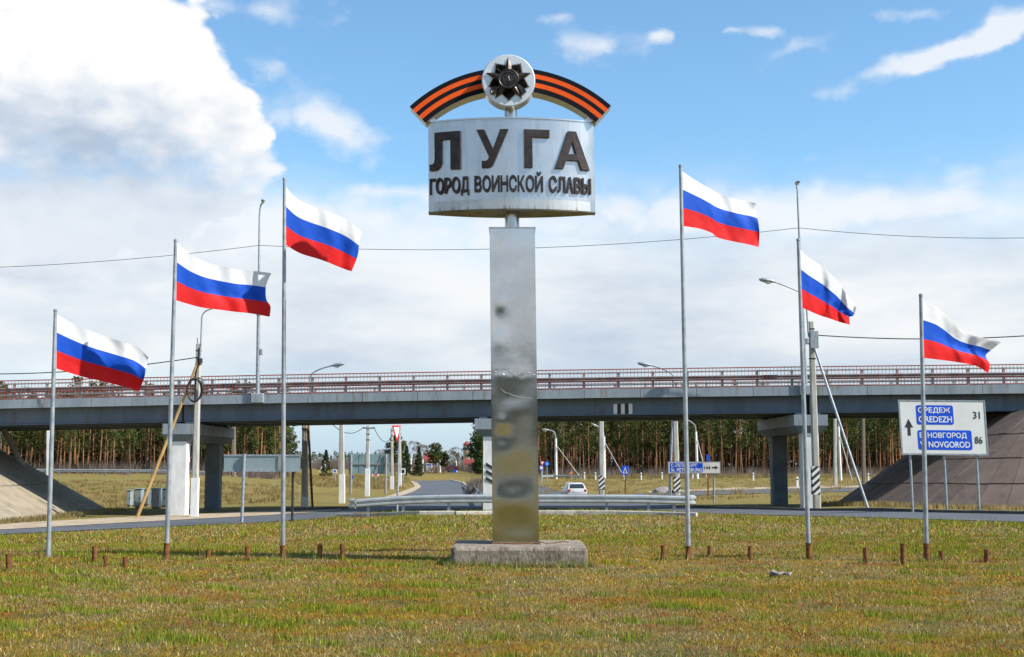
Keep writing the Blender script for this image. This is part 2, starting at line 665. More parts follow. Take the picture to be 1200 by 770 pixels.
# ================================================================== ground
def ground_material():
    m = bpy.data.materials.new('grassy_ground')
    m.use_nodes = True
    t = NT(m.node_tree)
    out = t.n('ShaderNodeOutputMaterial')
    p = t.n('ShaderNodeBsdfPrincipled')
    p.inputs['Roughness'].default_value = 0.95
    p.inputs['Specular IOR Level'].default_value = 0.15
    t.link(p.outputs[0], out.inputs[0])
    pos = t.n('ShaderNodeNewGeometry').outputs['Position']
    big = t.noise(pos, 0.32, 5, 0.6)
    mid = t.noise(pos, 1.7, 6, 0.65)
    fine = t.noise(pos, 26, 6, 0.75)
    moss = t.noise(t.vm('ADD', pos, (31, 7, 0)), 0.85, 6, 0.62)
    red = t.noise(t.vm('ADD', pos, (5, 41, 0)), 0.75, 6, 0.66)
    straw = (0.27, 0.215, 0.095)
    olive = (0.185, 0.145, 0.02)
    col = t.mix(t.step(fine, 0.36, 0.62), olive, straw)
    col = t.mix(t.step(mid, 0.46, 0.66), col, (0.10, 0.13, 0.028))
    near = t.n('ShaderNodeSeparateXYZ')
    t.link(pos, near.inputs[0])
    isl = t.step(near.outputs[1], 24, 44, 1.0, 0.25)
    far_ = t.noise(t.vm('MULTIPLY', pos, (1, 0.5, 1)), 0.11, 7, 0.7)
    col = t.mix(t.m('MULTIPLY', t.step(far_, 0.42, 0.62), t.step(near.outputs[1], 60, 110, 0.0, 0.8)), col, (0.225, 0.15, 0.05))
    col = t.mix(t.m('MULTIPLY', t.step(t.noise(pos, 0.23, 6, 0.7), 0.5, 0.66), t.step(near.outputs[1], 60, 110, 0.0, 0.6)), col, (0.145, 0.105, 0.032))
    col = t.mix(t.m('MULTIPLY', t.step(moss, 0.42, 0.60), t.m('MULTIPLY', isl, 0.9)), col, (0.29, 0.185, 0.008))
    col = t.mix(t.m('MULTIPLY', t.step(red, 0.55, 0.66), t.m('MULTIPLY', isl, 0.75)), col, (0.23, 0.075, 0.010))
    col = t.mix(t.m('MULTIPLY', t.step(fine, 0.54, 0.68), 0.5), col, (0.06, 0.048, 0.016))
    ax = t.m('ABSOLUTE', t.m('SUBTRACT', near.outputs[0], 0.3))
    stain = t.m('MULTIPLY', t.step(t.m('ABSOLUTE', t.m('SUBTRACT', near.outputs[1], t.m('ADD', 22.1, t.m('MULTIPLY', t.m('SUBTRACT', big, 0.5), 2.4)))), 0.10, 0.62, 1.0, 0.0), t.step(ax, 2.0, 2.8))
    stain = t.m('MULTIPLY', stain, t.step(red, 0.40, 0.56))
    col = t.mix(t.m('MULTIPLY', stain, t.step(near.outputs[0], -1.0, 1.0, 0.45, 0.95)), col, (0.21, 0.055, 0.016))
    t.link(col, p.inputs['Base Color'])
    b = t.n('ShaderNodeBump')
    b.inputs['Strength'].default_value = 1.0
    b.inputs['Distance'].default_value = 0.07
    t.link(t.m('ADD', fine, t.m('MULTIPLY', mid, 1.5)), b.inputs['Height'])
    t.link(b.outputs[0], p.inputs['Normal'])
    return m


M_GROUND = ground_material()


def ground_bumps(X, Y):
    b = 0.016 * np.sin(X * 1.3 + 0.6 * np.sin(Y * 0.9)) * np.sin(Y * 1.1 + np.sin(X * 0.7)) + 0.006 * np.sin(X * 3.1 + Y * 2.3)
    return b * np.clip((60 - np.hypot(X, Y)) / 20, 0, 1)


def build_ground():
    fine = np.linspace(R(-27), R(27), 220)
    rest = np.linspace(R(27), R(333), 74)[1:-1]
    th = np.concatenate([fine, rest])
    r = np.concatenate([[0.6], 1.5 * np.exp(np.linspace(0, math.log(3000 / 1.5), 300))])
    TH, RR = np.meshgrid(th, r)
    X = RR * np.sin(TH)
    Y = RR * np.cos(TH)
    Z = terrain_np(X, Y)
    n = len(th)
    Z = Z + ground_bumps(X, Y)
    V = np.stack([X.ravel(), Y.ravel(), Z.ravel()], 1)
    V = np.vstack([V, [[0, 0, 0]]])
    i, j = np.meshgrid(np.arange(len(r) - 1), np.arange(n), indexing='ij')
    a = (i * n + j).ravel()
    b = (i * n + (j + 1) % n).ravel()
    c = ((i + 1) * n + (j + 1) % n).ravel()
    d = ((i + 1) * n + j).ravel()
    quads = np.stack([a, d, c, b], 1)
    tri = np.concatenate([np.stack([quads[:, 0], quads[:, 1], quads[:, 2]], 1), np.stack([quads[:, 0], quads[:, 2], quads[:, 3]], 1)])
    cen = np.stack([np.full(n, len(V) - 1), np.arange(n), (np.arange(n) + 1) % n], 1)
    tri = np.vstack([tri, cen])
    o = np_mesh('ground', V, tri, M_GROUND, sm=True)
    fixn(o.data)
    tag(o, 'mossy patchy spring grass of the roundabout and the land around it', 'ground', kind='structure')


build_ground()


def drape(name, near, far, m, lift=0.03, na=70, nc=5, kind='structure', label=None, cat=None):
    """strip of paving between two photo lines, laid on the ground"""
    def line(L, f):
        d = [0]
        for a, b in zip(L[:-1], L[1:]):
            d.append(d[-1] + math.hypot(b[0] - a[0], b[1] - a[1]))
        d = [q / d[-1] for q in d]
        return np.interp(f, d, [q[0] for q in L]), np.interp(f, d, [q[1] for q in L])
    V = []
    for i in range(na + 1):
        f = i / na
        ax, ay = line(near, f)
        bx, by = line(far, f)
        A, B = gnd(ax, ay), gnd(bx, by)
        for k in range(nc + 1):
            q = A.lerp(B, k / nc)
            V.append((q.x, q.y, terrain(q.x, q.y) + lift))
    Fs = []
    for i in range(na):
        for k in range(nc):
            a = i * (nc + 1) + k
            Fs.append((a, a + nc + 1, a + nc + 2, a + 1))
    mb = MB()
    mb.v, mb.f = V, Fs
    o = part(mb, name, m)
    smooth(o, 60)
    o.data.flip_normals() if o.data.polygons[0].normal.z < 0 else None
    tag(o, label, cat, kind=kind)
    return o


# roundabout carriageway: left arm, stretch behind the guard rail, right arm
ROAD_NEAR = [(-90, 632), (0, 627), (150, 619.5), (300, 613), (365, 609), (398, 605.5), (420, 601.5), (480, 597.5), (600, 596), (740, 597), (790, 599.5), (815, 602), (900, 604), (1000, 606.5), (1200, 612.5), (1300, 616)]
ROAD_FAR = [(-90, 626), (0, 621.5), (150, 613), (300, 605), (365, 601), (398, 598), (420, 595), (480, 590), (600, 588), (740, 590), (790, 594), (815, 596), (900, 598), (1000, 599.5), (1200, 603.5), (1300, 606)]
drape('road', ROAD_NEAR, ROAD_FAR, M_ASPHALT, 0.03, 120, 6, label='grey asphalt carriageway curving round the grass island', cat='road')
drape('verge', [(-90, 626.3), (0, 621.8), (150, 613.3), (300, 605.3), (400, 599.0)], [(-90, 619), (0, 615), (150, 606.5), (300, 600), (400, 596.5)], M_SAND, 0.05, 60, 4,
      label='sandy verge between left carriageway and bridge pier', cat='verge')
drape('road', [(415, 596), (480, 591), (560, 589), (600, 588)], [(478, 581), (505, 577), (535, 577), (552, 579)], M_ASPHALT, 0.035, 30, 6,
      label='asphalt access road joining the roundabout under the bridge', cat='road')
drape('road', [(466, 583), (484, 577), (494, 571), (489, 566), (482, 563.4)], [(553, 583), (552, 577), (549, 571), (541, 566), (528, 563.2)], M_ASPHALT, 0.045, 40, 8,
      label='far asphalt road bending out of sight towards the houses', cat='road')
drape('verge', [(448, 584), (470, 577), (486, 571), (483, 566), (478, 563.4)], [(466, 583), (484, 577), (494, 571), (489, 566), (482, 563.4)], M_SAND, 0.06, 30, 2,
      label='pale shoulder along the inside of the far road bend', cat='verge')
drape('road', [(560, 592), (680, 593), (770, 594), (800, 594)], [(600, 586), (690, 586), (740, 588), (790, 592)], M_ASPHALT, 0.036, 30, 5,
      label='asphalt slip road under the bridge where the car drives', cat='road')
drape('road', [(600, 587), (640, 587.5), (700, 588)], [(600, 566), (632, 568), (668, 580)], M_ASPHALT, 0.04, 24, 8,
      label='asphalt road climbing away behind the pillar', cat='road')
drape('road', [(690, 587), (760, 583), (850, 579.5), (960, 577), (1080, 575)], [(680, 585), (760, 578), (850, 574.5), (960, 572), (1080, 570.5)], M_ASPHALT, 0.04, 40, 4,
      label='far asphalt road crossing the grass before the pine wood', cat='road')
drape('verge', [(760, 578.3), (850, 574.8), (960, 572.3), (1080, 570.8)], [(760, 576), (850, 572.3), (960, 570), (1080, 568.8)], M_SAND, 0.06, 30, 2,
      label='pale gravel shoulder beyond the far road on the right', cat='verge')


# the near side of the roundabout, behind the viewer
rb_v, rb_f = [], []
for i in range(41):
    a = R(lerp(-50, 50, i / 40))
    for r_ in (30.0, 38.5):
        rb_v.append((r_ * math.sin(a), 26 - r_ * math.cos(a), 0.03))
for i in range(40):
    rb_f.append((2 * i, 2 * i + 1, 2 * i + 3, 2 * i + 2))
tag(part(MB().add(rb_v, rb_f), 'road', M_ASPHALT), 'near carriageway of the roundabout behind the viewer', 'road', kind='structure')


# ---- kerbs
M_KERB = mat('kerb_concrete', (0.46, 0.43, 0.38), (0.33, 0.30, 0.26), 3, 0.9, 0, 0.4, c3=(0.42, 0.26, 0.18), s3=0.7)
M_KERB_DARK = mat('dirty_kerb', (0.085, 0.08, 0.075), (0.05, 0.05, 0.048), 2, 0.9, 0, 0.4)


def kerb(name, line, n, m, h, wd, label):
    L = [gnd(a, b) for a, b in line]
    d = [0]
    for a, b in zip(L[:-1], L[1:]):
        d.append(d[-1] + (b - a).length)
    xs = lambda s: Vector([np.interp(s, d, [q[k] for q in L]) for k in range(3)])
    root = bpy.data.objects.new(name, None)
    C.objects.link(root)
    root.location = xs(d[-1] / 2)
    tag(root, label, 'kerb', kind='structure')
    for i in range(n):
        s0, s1 = d[-1] * i / n + 0.02, d[-1] * (i + 1) / n - 0.02
        jit = random.uniform(-0.015, 0.015)
        pts = []
        for f in (0, 0.5, 1):
            q = xs(lerp(s0, s1, f))
            pts.append((q.x, q.y, terrain(q.x, q.y) + jit))
        c = 0.025
        part(MB().sweep(pts, [(-wd / 2, -0.2), (-wd / 2, h - c), (-wd / 2 + c, h), (wd / 2 - c, h), (wd / 2, h - c), (wd / 2, -0.2)]), 'kerb_stone', m, root)


kerb('kerb', [(397, 606), (500, 604), (600, 603), (700, 603), (800, 605), (817, 605.5)], 6, M_KERB, 0.17, 0.22, 'pale concrete kerb edging the grass in front of the guard rail')
kerb('kerb', [(806, 595.8), (900, 597.6), (1000, 599.2), (1100, 601.2), (1200, 603.2), (1260, 604.6)], 12, M_KERB_DARK, 0.16, 0.3, 'dark dirty kerb along the far side of the right carriageway')
kerb('kerb', [(330, 599.5), (365, 598.2), (392, 597.2), (410, 595.8)], 4, M_KERB_DARK, 0.16, 0.3, 'short dark kerb beyond the road by the leftmost guard rail end')
kerb('kerb', [(553, 583), (552, 577), (549, 571), (541, 566), (528, 563.2)], 8, M_KERB, 0.16, 0.3, 'kerb round the outside of the far road bend')


# ================================================================== bridge
BL = Vector((at(0, 468.6, 78.5).x, 78.5, 0))
BR = Vector((at(1200, 450.3, 75).x, 75, 0))
BD = (BR - BL).normalized()
BN = Vector((-BD.y, BD.x, 0))              # away from the camera
SLEN = (BR - BL).length
_zl, _zm, _zr = at(0, 468.6, 78.5).z, at(600, 457.4, 76.75).z, at(1200, 450.3, 75).z
_sm = (Vector((0, 76.75, 0)) - BL).dot(BD)
_cf = np.polyfit([0, _sm, SLEN], [_zl, _zm, _zr], 2)


def zft(s):
    s = min(max(s, -12), SLEN + 12)
    return float(np.polyval(_cf, s))


def bp(s, off=0.0, dz=0.0):
    q = BL + BD * s + BN * off
    return Vector((q.x, q.y, zft(s) + dz))


def s_of_px(px, off=0.0):
    """bridge station seen in photo column px"""
    k = ray(px, 470).x / ray(px, 470).y
    o = BL + BN * off
    return (k * o.y - o.x) / (BD.x - k * BD.y)


def bpath(s0, s1, off=0.0, n=16):
    return [bp(lerp(s0, s1, i / n), off) for i in range(n + 1)]


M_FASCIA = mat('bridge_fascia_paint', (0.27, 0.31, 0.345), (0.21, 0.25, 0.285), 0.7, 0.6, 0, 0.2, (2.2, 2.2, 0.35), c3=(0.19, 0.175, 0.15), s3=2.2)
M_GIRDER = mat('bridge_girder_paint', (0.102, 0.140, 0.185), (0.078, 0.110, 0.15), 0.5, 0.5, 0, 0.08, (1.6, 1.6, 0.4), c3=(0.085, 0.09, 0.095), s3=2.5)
M_DECK = mat('bridge_underside', (0.055, 0.052, 0.05), (0.035, 0.035, 0.035), 1, 0.9)  # near-black base carries the shade below the deck
M_RED = mat('red_railing_paint', (0.38, 0.070, 0.045), (0.28, 0.055, 0.04), 3, 0.5)
M_GREYRAIL = mat('weathered_guard_rail', (0.36, 0.34, 0.32), (0.26, 0.245, 0.235), 2, 0.55, 0.3)
M_DARKRAIL = mat('dirty_guard_beam', (0.12, 0.11, 0.11), (0.20, 0.19, 0.19), 1.2, 0.6, 0.2, (1, 1, 6) if False else 0)

M_COLDARK = mat('dark_pier_grey', (0.15, 0.175, 0.20), (0.11, 0.13, 0.15), 1, 0.8)  # far columns darker than near ones; on cap soffits it paints shade
S0, S1 = -30.0, SLEN + 30.0
bridge = thing('road_bridge', bp(SLEN / 2) - Vector((0, 0, zft(SLEN / 2))), 'long grey road bridge with red railings crossing behind the monument', 'bridge')
WID = 11.5
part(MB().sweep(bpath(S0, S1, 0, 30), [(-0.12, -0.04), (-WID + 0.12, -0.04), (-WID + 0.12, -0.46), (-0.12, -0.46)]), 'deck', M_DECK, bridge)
# fascia panels
npan = int((S1 - S0) / 3.15)
for side in (0, 1):
    for i in range(npan):
        a, b = lerp(S0, S1, i / npan) + 0.012, lerp(S0, S1, (i + 1) / npan) - 0.012
        if side and (b < -4 or a > SLEN + 4):
            continue
        j = random.uniform(-0.006, 0.006)
        o0 = -WID if side else 0.0
        part(MB().sweep([bp(a, -o0, j), bp((a + b) / 2, -o0, j), bp(b, -o0, j)], [(0.0, 0.0), (-0.118, 0.0), (-0.118, -0.52), (0.0, -0.52)]
             if not side else [(0.118, 0), (0, 0), (0, -0.52), (0.118, -0.52)]), 'fascia_panel', M_FASCIA, bridge)
# steel girders with flanges, broken at the piers
PIER_PX = [216.5, 577, 946]
PIER_S = [s_of_px(p, 1.0) for p in PIER_PX]
cuts = [S0] + PIER_S + [S1]
for gi, off in enumerate((0.75, 3.3, 5.9, 8.5, 10.8)):
    for a, b in zip(cuts[:-1], cuts[1:]):
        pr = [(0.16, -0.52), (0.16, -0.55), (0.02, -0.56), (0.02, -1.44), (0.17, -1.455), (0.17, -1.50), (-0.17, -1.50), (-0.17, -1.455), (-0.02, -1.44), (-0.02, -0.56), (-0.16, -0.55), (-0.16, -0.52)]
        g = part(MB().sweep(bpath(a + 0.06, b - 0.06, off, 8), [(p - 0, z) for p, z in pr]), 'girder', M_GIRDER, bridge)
# clearance mark on the near girder: white and black bars
for k, (pa, pb) in enumerate(((719, 723.2), (723.2, 727.6), (727.6, 732), (732, 736.6), (736.6, 741))):
    sa, sb = s_of_px(pa, 0.72), s_of_px(pb, 0.72)
    part(MB().sweep([bp(sa, 0.722, 0), bp(sb, 0.722, 0)], [(0.0, -0.84), (-0.006, -0.84), (-0.006, -1.43), (0.0, -1.43)]), 'clearance_mark', M_BLACK if k % 2 else M_WHITE, bridge)

# red railing at both edges
for off, vis in ((0.12, True), (WID - 0.12, False)):
    part(MB().sweep(bpath(S0, S1, off, 40), [(0.03, 1.10), (0.03, 1.16), (-0.03, 1.16), (-0.03, 1.10)]), 'top_rail', M_RED, bridge)
    part(MB().sweep(bpath(S0, S1, off, 40), [(0.02, 0.03), (0.02, 0.065), (-0.02, 0.065), (-0.02, 0.03)]), 'bottom_rail', M_RED, bridge)
    mb = MB()
    step = 0.205 if vis else 0.205
    n = int((SLEN + 16) / step)
    for i in range(n):
        q = bp(-8 + i * step, off)
        mb.box(q.x - 0.009, q.x + 0.009, q.y - 0.009, q.y + 0.009, q.z + 0.06, q.z + 1.1)
    tag(part(mb, 'baluster', M_RED, bridge, recalc=False), kind='stuff')
# grey guard rails with posts behind the railing
for off in (0.55, WID - 0.55):
    part(MB().sweep(bpath(S0, S1, off, 40), [(0.05, 0.92), (0.05, 1.0), (-0.05, 1.0), (-0.05, 0.92)]), 'upper_rail', M_GREYRAIL, bridge)
    part(MB().sweep(bpath(S0, S1, off - 0.1, 40), [(0.0, 0.45), (0.05, 0.5), (0.0, 0.55), (0.0, 0.6), (0.05, 0.66), (0.0, 0.72), (-0.03, 0.72), (0.02, 0.66), (-0.03, 0.6), (-0.03, 0.55), (0.02, 0.5), (-0.03, 0.45)]),
         'guard_beam', M_DARKRAIL, bridge)
    part(MB().sweep(bpath(S0, S1, off, 40), [(0.03, 0.22), (0.03, 0.28), (-0.03, 0.28), (-0.03, 0.22)]), 'lower_rail', M_GREYRAIL, bridge)
    n = int((SLEN + 16) / 2.0)
    proto = None
    for i in range(n):
        q = bp(-8 + i * 2.0 + 0.6, off + 0.02)
        if proto is None:
            mb = MB().bbox(-0.075, 0.075, -0.05, 0.05, -0.04, 1.02, 0.012)
            proto = mesh_of(mb, 'rail_post')
            fixn(proto)
            proto.materials.append(M_GREYRAIL)
        o = bpy.data.objects.new('rail_post', proto)
        C.objects.link(o)
        o.parent = bridge
        o.location = q - org(bridge)
# piers: two columns and a cap each
for pi, (px, s) in enumerate(zip(PIER_PX, PIER_S)):
    c0 = bp(s, 0)
    pg = min(terrain(c0.x, c0.y), terrain(c0.x, c0.y + 9)) - 0.4
    p = bpy.data.objects.new('pier', None)
    C.objects.link(p)
    p.parent = bridge
    zc = zft(s) - 1.62
    sk = Vector((0.0, 1.0, 0.0))            # piers run along the line of sight, skew to the deck
    def pt(a, b, z):
        q = c0 + BD * a + sk * b
        return (q.x, q.y, z)
    def hex8(a0, a1, b0, b1, z0, z1, ta=0.0, tb=0.0):
        """tapered block: bottom pulled in by ta, tb"""
        v = [pt(a0 + ta, b0 + tb, z0), pt(a1 - ta, b0 + tb, z0), pt(a1 - ta, b1 - tb, z0), pt(a0 + ta, b1 - tb, z0),
             pt(a0, b0, z1), pt(a1, b0, z1), pt(a1, b1, z1), pt(a0, b1, z1)]
        return MB().add(v, [(0, 3, 2, 1), (4, 5, 6, 7), (0, 1, 5, 4), (1, 2, 6, 5), (2, 3, 7, 6), (3, 0, 4, 7)])
    part(hex8(-0.95, 0.95, -0.1, 11.2, zc - 0.62, zc), 'cap', M_FASCIA, p)
    part(hex8(-0.94, 0.94, -0.09, 11.19, zc - 1.05, zc - 0.622, 0.35, 0.2), 'cap_soffit', M_COLDARK, p)  # shade under the cap put into the darker grey
    colmat = M_WHITE_CONC
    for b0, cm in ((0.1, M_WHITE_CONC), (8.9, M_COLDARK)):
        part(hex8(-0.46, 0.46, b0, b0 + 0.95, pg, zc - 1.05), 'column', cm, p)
    for off in (0.75, 3.3, 5.9, 8.5, 10.6):
        part(hex8(-0.7, -0.25, off - 0.2, off + 0.25, zc + 0.002, zc + 0.118), 'bearing', M_FASCIA, p)
        part(hex8(0.25, 0.7, off - 0.2, off + 0.25, zc + 0.002, zc + 0.118), 'bearing', M_FASCIA, p)
    if pi == 1:   # black chevron stripes on the road side of the middle column
        q0 = c0 + sk * 0.085
        mb = MB()
        for k in range(3):
            zz = at(573, 565 - k * 8.2, q0.y).z
            mb.prism([(q0.x - 0.30, zz + 0.33), (q0.x - 0.30, zz + 0.13), (q0.x + 0.30, zz - 0.22), (q0.x + 0.30, zz - 0.02)], q0.y - 0.008, q0.y + 0.002)
        part(mb, 'hazard_stripe', M_BLACK, p)
# abutment walls and the raking struts on the left
for s, sg in ((s_of_px(0) - 5.0, -1), (SLEN + 2.6, 1)):
    a, b = (s - 1.2, s) if sg < 0 else (s, s + 1.2)
    part(MB().sweep([bp(a, 0.15, 0), bp(b, 0.15, 0)], [(0.0, -0.53), (-WID + 0.3, -0.53), (-WID + 0.3, -2.6), (0.0, -2.6)]), 'abutment', M_POLE_CONC, bridge)
part(MB().tube([at(3, 500, 86.5), at(26, 546, 86.5)], 0.2, 8), 'raking_strut', M_POLE_CONC, bridge)

# ---- paved cones under the bridge ends
M_SLAB_L = mat('pale_slope_concrete', (0.36, 0.295, 0.205), (0.26, 0.215, 0.15), 0.8, 0.92, 0, 0.5, c3=(0.17, 0.15, 0.11), s3=1.7, rnd=0.45)
M_SLAB_R = mat('brown_slope_concrete', (0.165, 0.115, 0.088), (0.12, 0.085, 0.066), 0.7, 0.92, 0, 0.5, c3=(0.085, 0.068, 0.058), s3=1.7, rnd=0.4)
M_JOINT = mat('slope_joint', (0.06, 0.055, 0.045), (0.10, 0.09, 0.06), 2, 0.95)


def cone_bank(label, sg, foot_x, run, y1, y2, zt, m, nrow):
    """bank at a bridge end; sg = +1 faces +x. Quarter cone, straight flank, quarter cone, all paved with slabs"""
    ax = foot_x - sg * run
    path = []
    for k in range(9):
        a = R(-90 + 90 * k / 8)
        path.append((ax, y1, sg * math.cos(a), math.sin(a)))
    nst = 8
    for k in range(1, nst):
        path.append((ax, lerp(y1, y2, k / nst), sg, 0.0))
    for k in range(9):
        a = R(90 * k / 8)
        path.append((ax, y2, sg * math.cos(a), math.sin(a)))

    def P(i, f, out=0.0):
        x, y, dx, dy = path[i]
        fx, fy = x + dx * run, y + dy * run
        zf = terrain(fx, fy) - 0.15
        r = run * f
        z = lerp(zt, zf, f)
        q = Vector((x + dx * r, y + dy * r, z))
        sl = math.hypot(run, zt - zf)
        nrm = Vector((dx * (zt - zf) / sl, dy * (zt - zf) / sl, run / sl))
        return q + nrm * out
    root = bpy.data.objects.new('embankment', None)
    C.objects.link(root)
    root.location = (foot_x, (y1 + y2) / 2, terrain(foot_x, (y1 + y2) / 2))
    tag(root, label, 'embankment', kind='structure')
    # core
    mb = MB()
    n = len(path)
    for i in range(n):
        mb.v += [tuple(P(i, 0.0)), tuple(P(i, 1.05))]
    for i in range(n - 1):
        mb.f.append((2 * i, 2 * i + 1, 2 * i + 3, 2 * i + 2))
    part(mb, 'core', M_JOINT, root)
    # body behind: approach fill
    bx = ax - sg * 70
    part(MB().add([(ax, y1, zt), (ax, y2, zt), (bx, y2, zt + 0.5), (bx, y1, zt + 0.5), (ax, y1 - run, -1.6), (ax, y2 + run, -1.6), (bx, y2 + run, -1.6), (bx, y1 - run, -1.6)],
                  [(0, 1, 2, 3), (0, 3, 7, 4), (1, 5, 6, 2), (3, 2, 6, 7)]), 'fill', M_GROUND, root)
    jo = 0.004
    for i in range(n - 1):
        for k in range(nrow):
            f0, f1 = lerp(0.03, 1.0, k / nrow), lerp(0.03, 1.0, (k + 1) / nrow)
            g = 0.004
            t0 = 0.05 + random.uniform(0, 0.045)
            c = []
            for (ii, ff) in ((i, f0 + g), (i + 1, f0 + g), (i + 1, f1 - g), (i, f1 - g)):
                c.append((ii, ff))
            top = [P(ii, ff, t0) for ii, ff in c]
            mid_ = (top[0] + top[1] + top[2] + top[3]) / 4
            top = [q + (mid_ - q).normalized() * 0.025 for q in top]
            bot = [P(ii, ff, -0.02) for ii, ff in c]
            part(MB().add([tuple(q) for q in top + bot], [(0, 1, 2, 3), (0, 4, 5, 1), (1, 5, 6, 2), (2, 6, 7, 3), (3, 7, 4, 0)]), 'slab', m, root)
    return root


cone_bank('pale concrete slab slope under the left end of the bridge', 1, -26.3, 10.2, 66, 86, 4.35, M_SLAB_L, 3)
cone_bank('brown concrete slab slope under the right end of the bridge', -1, 20.6, 8.2, 72.5, 84.5, 4.7, M_SLAB_R, 4)


# ================================================================== monument
def steel_material(name, base, rough, streak=0.15, dirt=0.0):
    m = bpy.data.materials.new(name)
    m.use_nodes = True
    t = NT(m.node_tree)
    out = t.n('ShaderNodeOutputMaterial')
    p = t.n('ShaderNodeBsdfPrincipled')
    t.link(p.outputs[0], out.inputs[0])
    p.inputs['Metallic'].default_value = 1.0
    pos = t.n('ShaderNodeNewGeometry').outputs['Position']
    st = t.noise(t.vm('MULTIPLY', pos, (30, 30, 1.2)), 1.0, 5, 0.6)
    bl = t.noise(pos, 2.2, 5, 0.6)
    col = t.mix(t.step(bl, 0.35, 0.7), base, tuple(q * 0.86 for q in base))
    if dirt:
        z = t.n('ShaderNodeSeparateXYZ')
        t.link(pos, z.inputs[0])
        w = t.m('MULTIPLY', t.step(t.noise(t.vm('MULTIPLY', pos, (14, 14, 1.0)), 1.0, 4, 0.6), 0.48, 0.7), t.step(z.outputs[2], 5.98, 5.9, 0.25, 1.0))
        col = t.mix(t.m('MULTIPLY', w, dirt), col, (0.30, 0.22, 0.13))
    t.link(col, p.inputs['Base Color'])
    t.link(t.m('ADD', t.m('MULTIPLY', st, streak), rough - streak / 2), p.inputs['Roughness'])
    b = t.n('ShaderNodeBump')
    b.inputs['Strength'].default_value = 0.06
    b.inputs['Distance'].default_value = 0.02
    t.link(t.noise(pos, 3.0, 3, 0.5), b.inputs['Height'])
    t.link(b.outputs[0], p.inputs['Normal'])
    return m


M_STEEL = steel_material('brushed_stainless', (0.64, 0.63, 0.615), 0.34, 0.18, 0.7)
M_PILLAR = steel_material('dented_stainless', (0.565, 0.565, 0.56), 0.11, 0.05)
M_PIPE = steel_material('pipe_stainless', (0.55, 0.54, 0.52), 0.25, 0.1)
M_DISC = mat('disc_white_metal', (0.70, 0.72, 0.73), (0.60, 0.63, 0.65), 5, 0.42, 0.35)
M_BRONZE = mat('dark_bronze', (0.060, 0.043, 0.038), (0.032, 0.026, 0.025), 7, 0.45, 0.6, 0.15)
M_STAR = mat('blackened_bronze', (0.095, 0.078, 0.070), (0.050, 0.042, 0.040), 9, 0.36, 0.8, 0.2)
M_ORANGE = mat('ribbon_orange', (0.86, 0.10, 0.004), (0.78, 0.088, 0.004), 4, 0.6, spec=0.25)
M_RIBBLACK = mat('ribbon_black', (0.006, 0.006, 0.011), None, 4, 0.7, spec=0.15)

MX, MY = at(604.5, 636, 22.0).x, 22.3
LEAN = -0.0115
mon = thing('monument_stele', (MX, MY, 0), 'tall stainless steel stele with curved name board and orange-black ribbon crest', 'monument')


def ln(mb):
    return mb.xf(lambda p: (p.x + LEAN * max(p.z - 0.3, 0), p.y, p.z))


# plinth: cast concrete block, edges worn
PX0, PX1 = at(528, 650, 21.2).x, at(689, 650, 21.2).x


def worn_block(x0, x1, y0, y1, z0, z1, nx, ny, nz, amp, b):
    mb = MB()
    import itertools
    def pt(i, j, k):
        x, y, z = lerp(x0, x1, i / nx), lerp(y0, y1, j / ny), lerp(z0, z1, k / nz)
        edge = sum((i in (0, nx), j in (0, ny), k in (nz,)))
        cx, cy, cz = (x0 + x1) / 2, (y0 + y1) / 2, (z0 + z1) / 2
        if edge >= 2:
            q = b * random.uniform(0.5, 1.6)
            if i in (0, nx): x += q * (1 if i == 0 else -1)
            if j in (0, ny): y += q * (1 if j == 0 else -1)
            if k == nz: z -= q * 0.8
        return (x + random.uniform(-amp, amp), y + random.uniform(-amp, amp), z + random.uniform(-amp, amp) * 0.6)
    idx = {}
    for i in range(nx + 1):
        for j in range(ny + 1):
            for k in range(nz + 1):
                if i in (0, nx) or j in (0, ny) or k in (0, nz):
                    idx[i, j, k] = len(mb.v)
                    mb.v.append(pt(i, j, k))
    for i in range(nx):
        for j in range(ny):
            mb.f.append((idx[i, j, nz], idx[i + 1, j, nz], idx[i + 1, j + 1, nz], idx[i, j + 1, nz]))
        for k in range(nz):
            mb.f.append((idx[i, 0, k], idx[i + 1, 0, k], idx[i + 1, 0, k + 1], idx[i, 0, k + 1]))
            mb.f.append((idx[i, ny, k], idx[i, ny, k + 1], idx[i + 1, ny, k + 1], idx[i + 1, ny, k]))
    for j in range(ny):
        for k in range(nz):
            mb.f.append((idx[0, j, k], idx[0, j, k + 1], idx[0, j + 1, k + 1], idx[0, j + 1, k]))
            mb.f.append((idx[nx, j, k], idx[nx, j + 1, k], idx[nx, j + 1, k + 1], idx[nx, j, k + 1]))
    return mb


part(worn_block(PX0, PX1, 21.2, 23.2, -0.15, 0.31, 40, 30, 8, 0.006, 0.02), 'plinth', M_CONC, mon)
# square pillar of thin dented sheet
PB0, PB1 = at(577.3, 635, 21.92).x, at(631.8, 635, 21.92).x
PW = PB1 - PB0
ztop = at(600, 267.5, 21.92).z


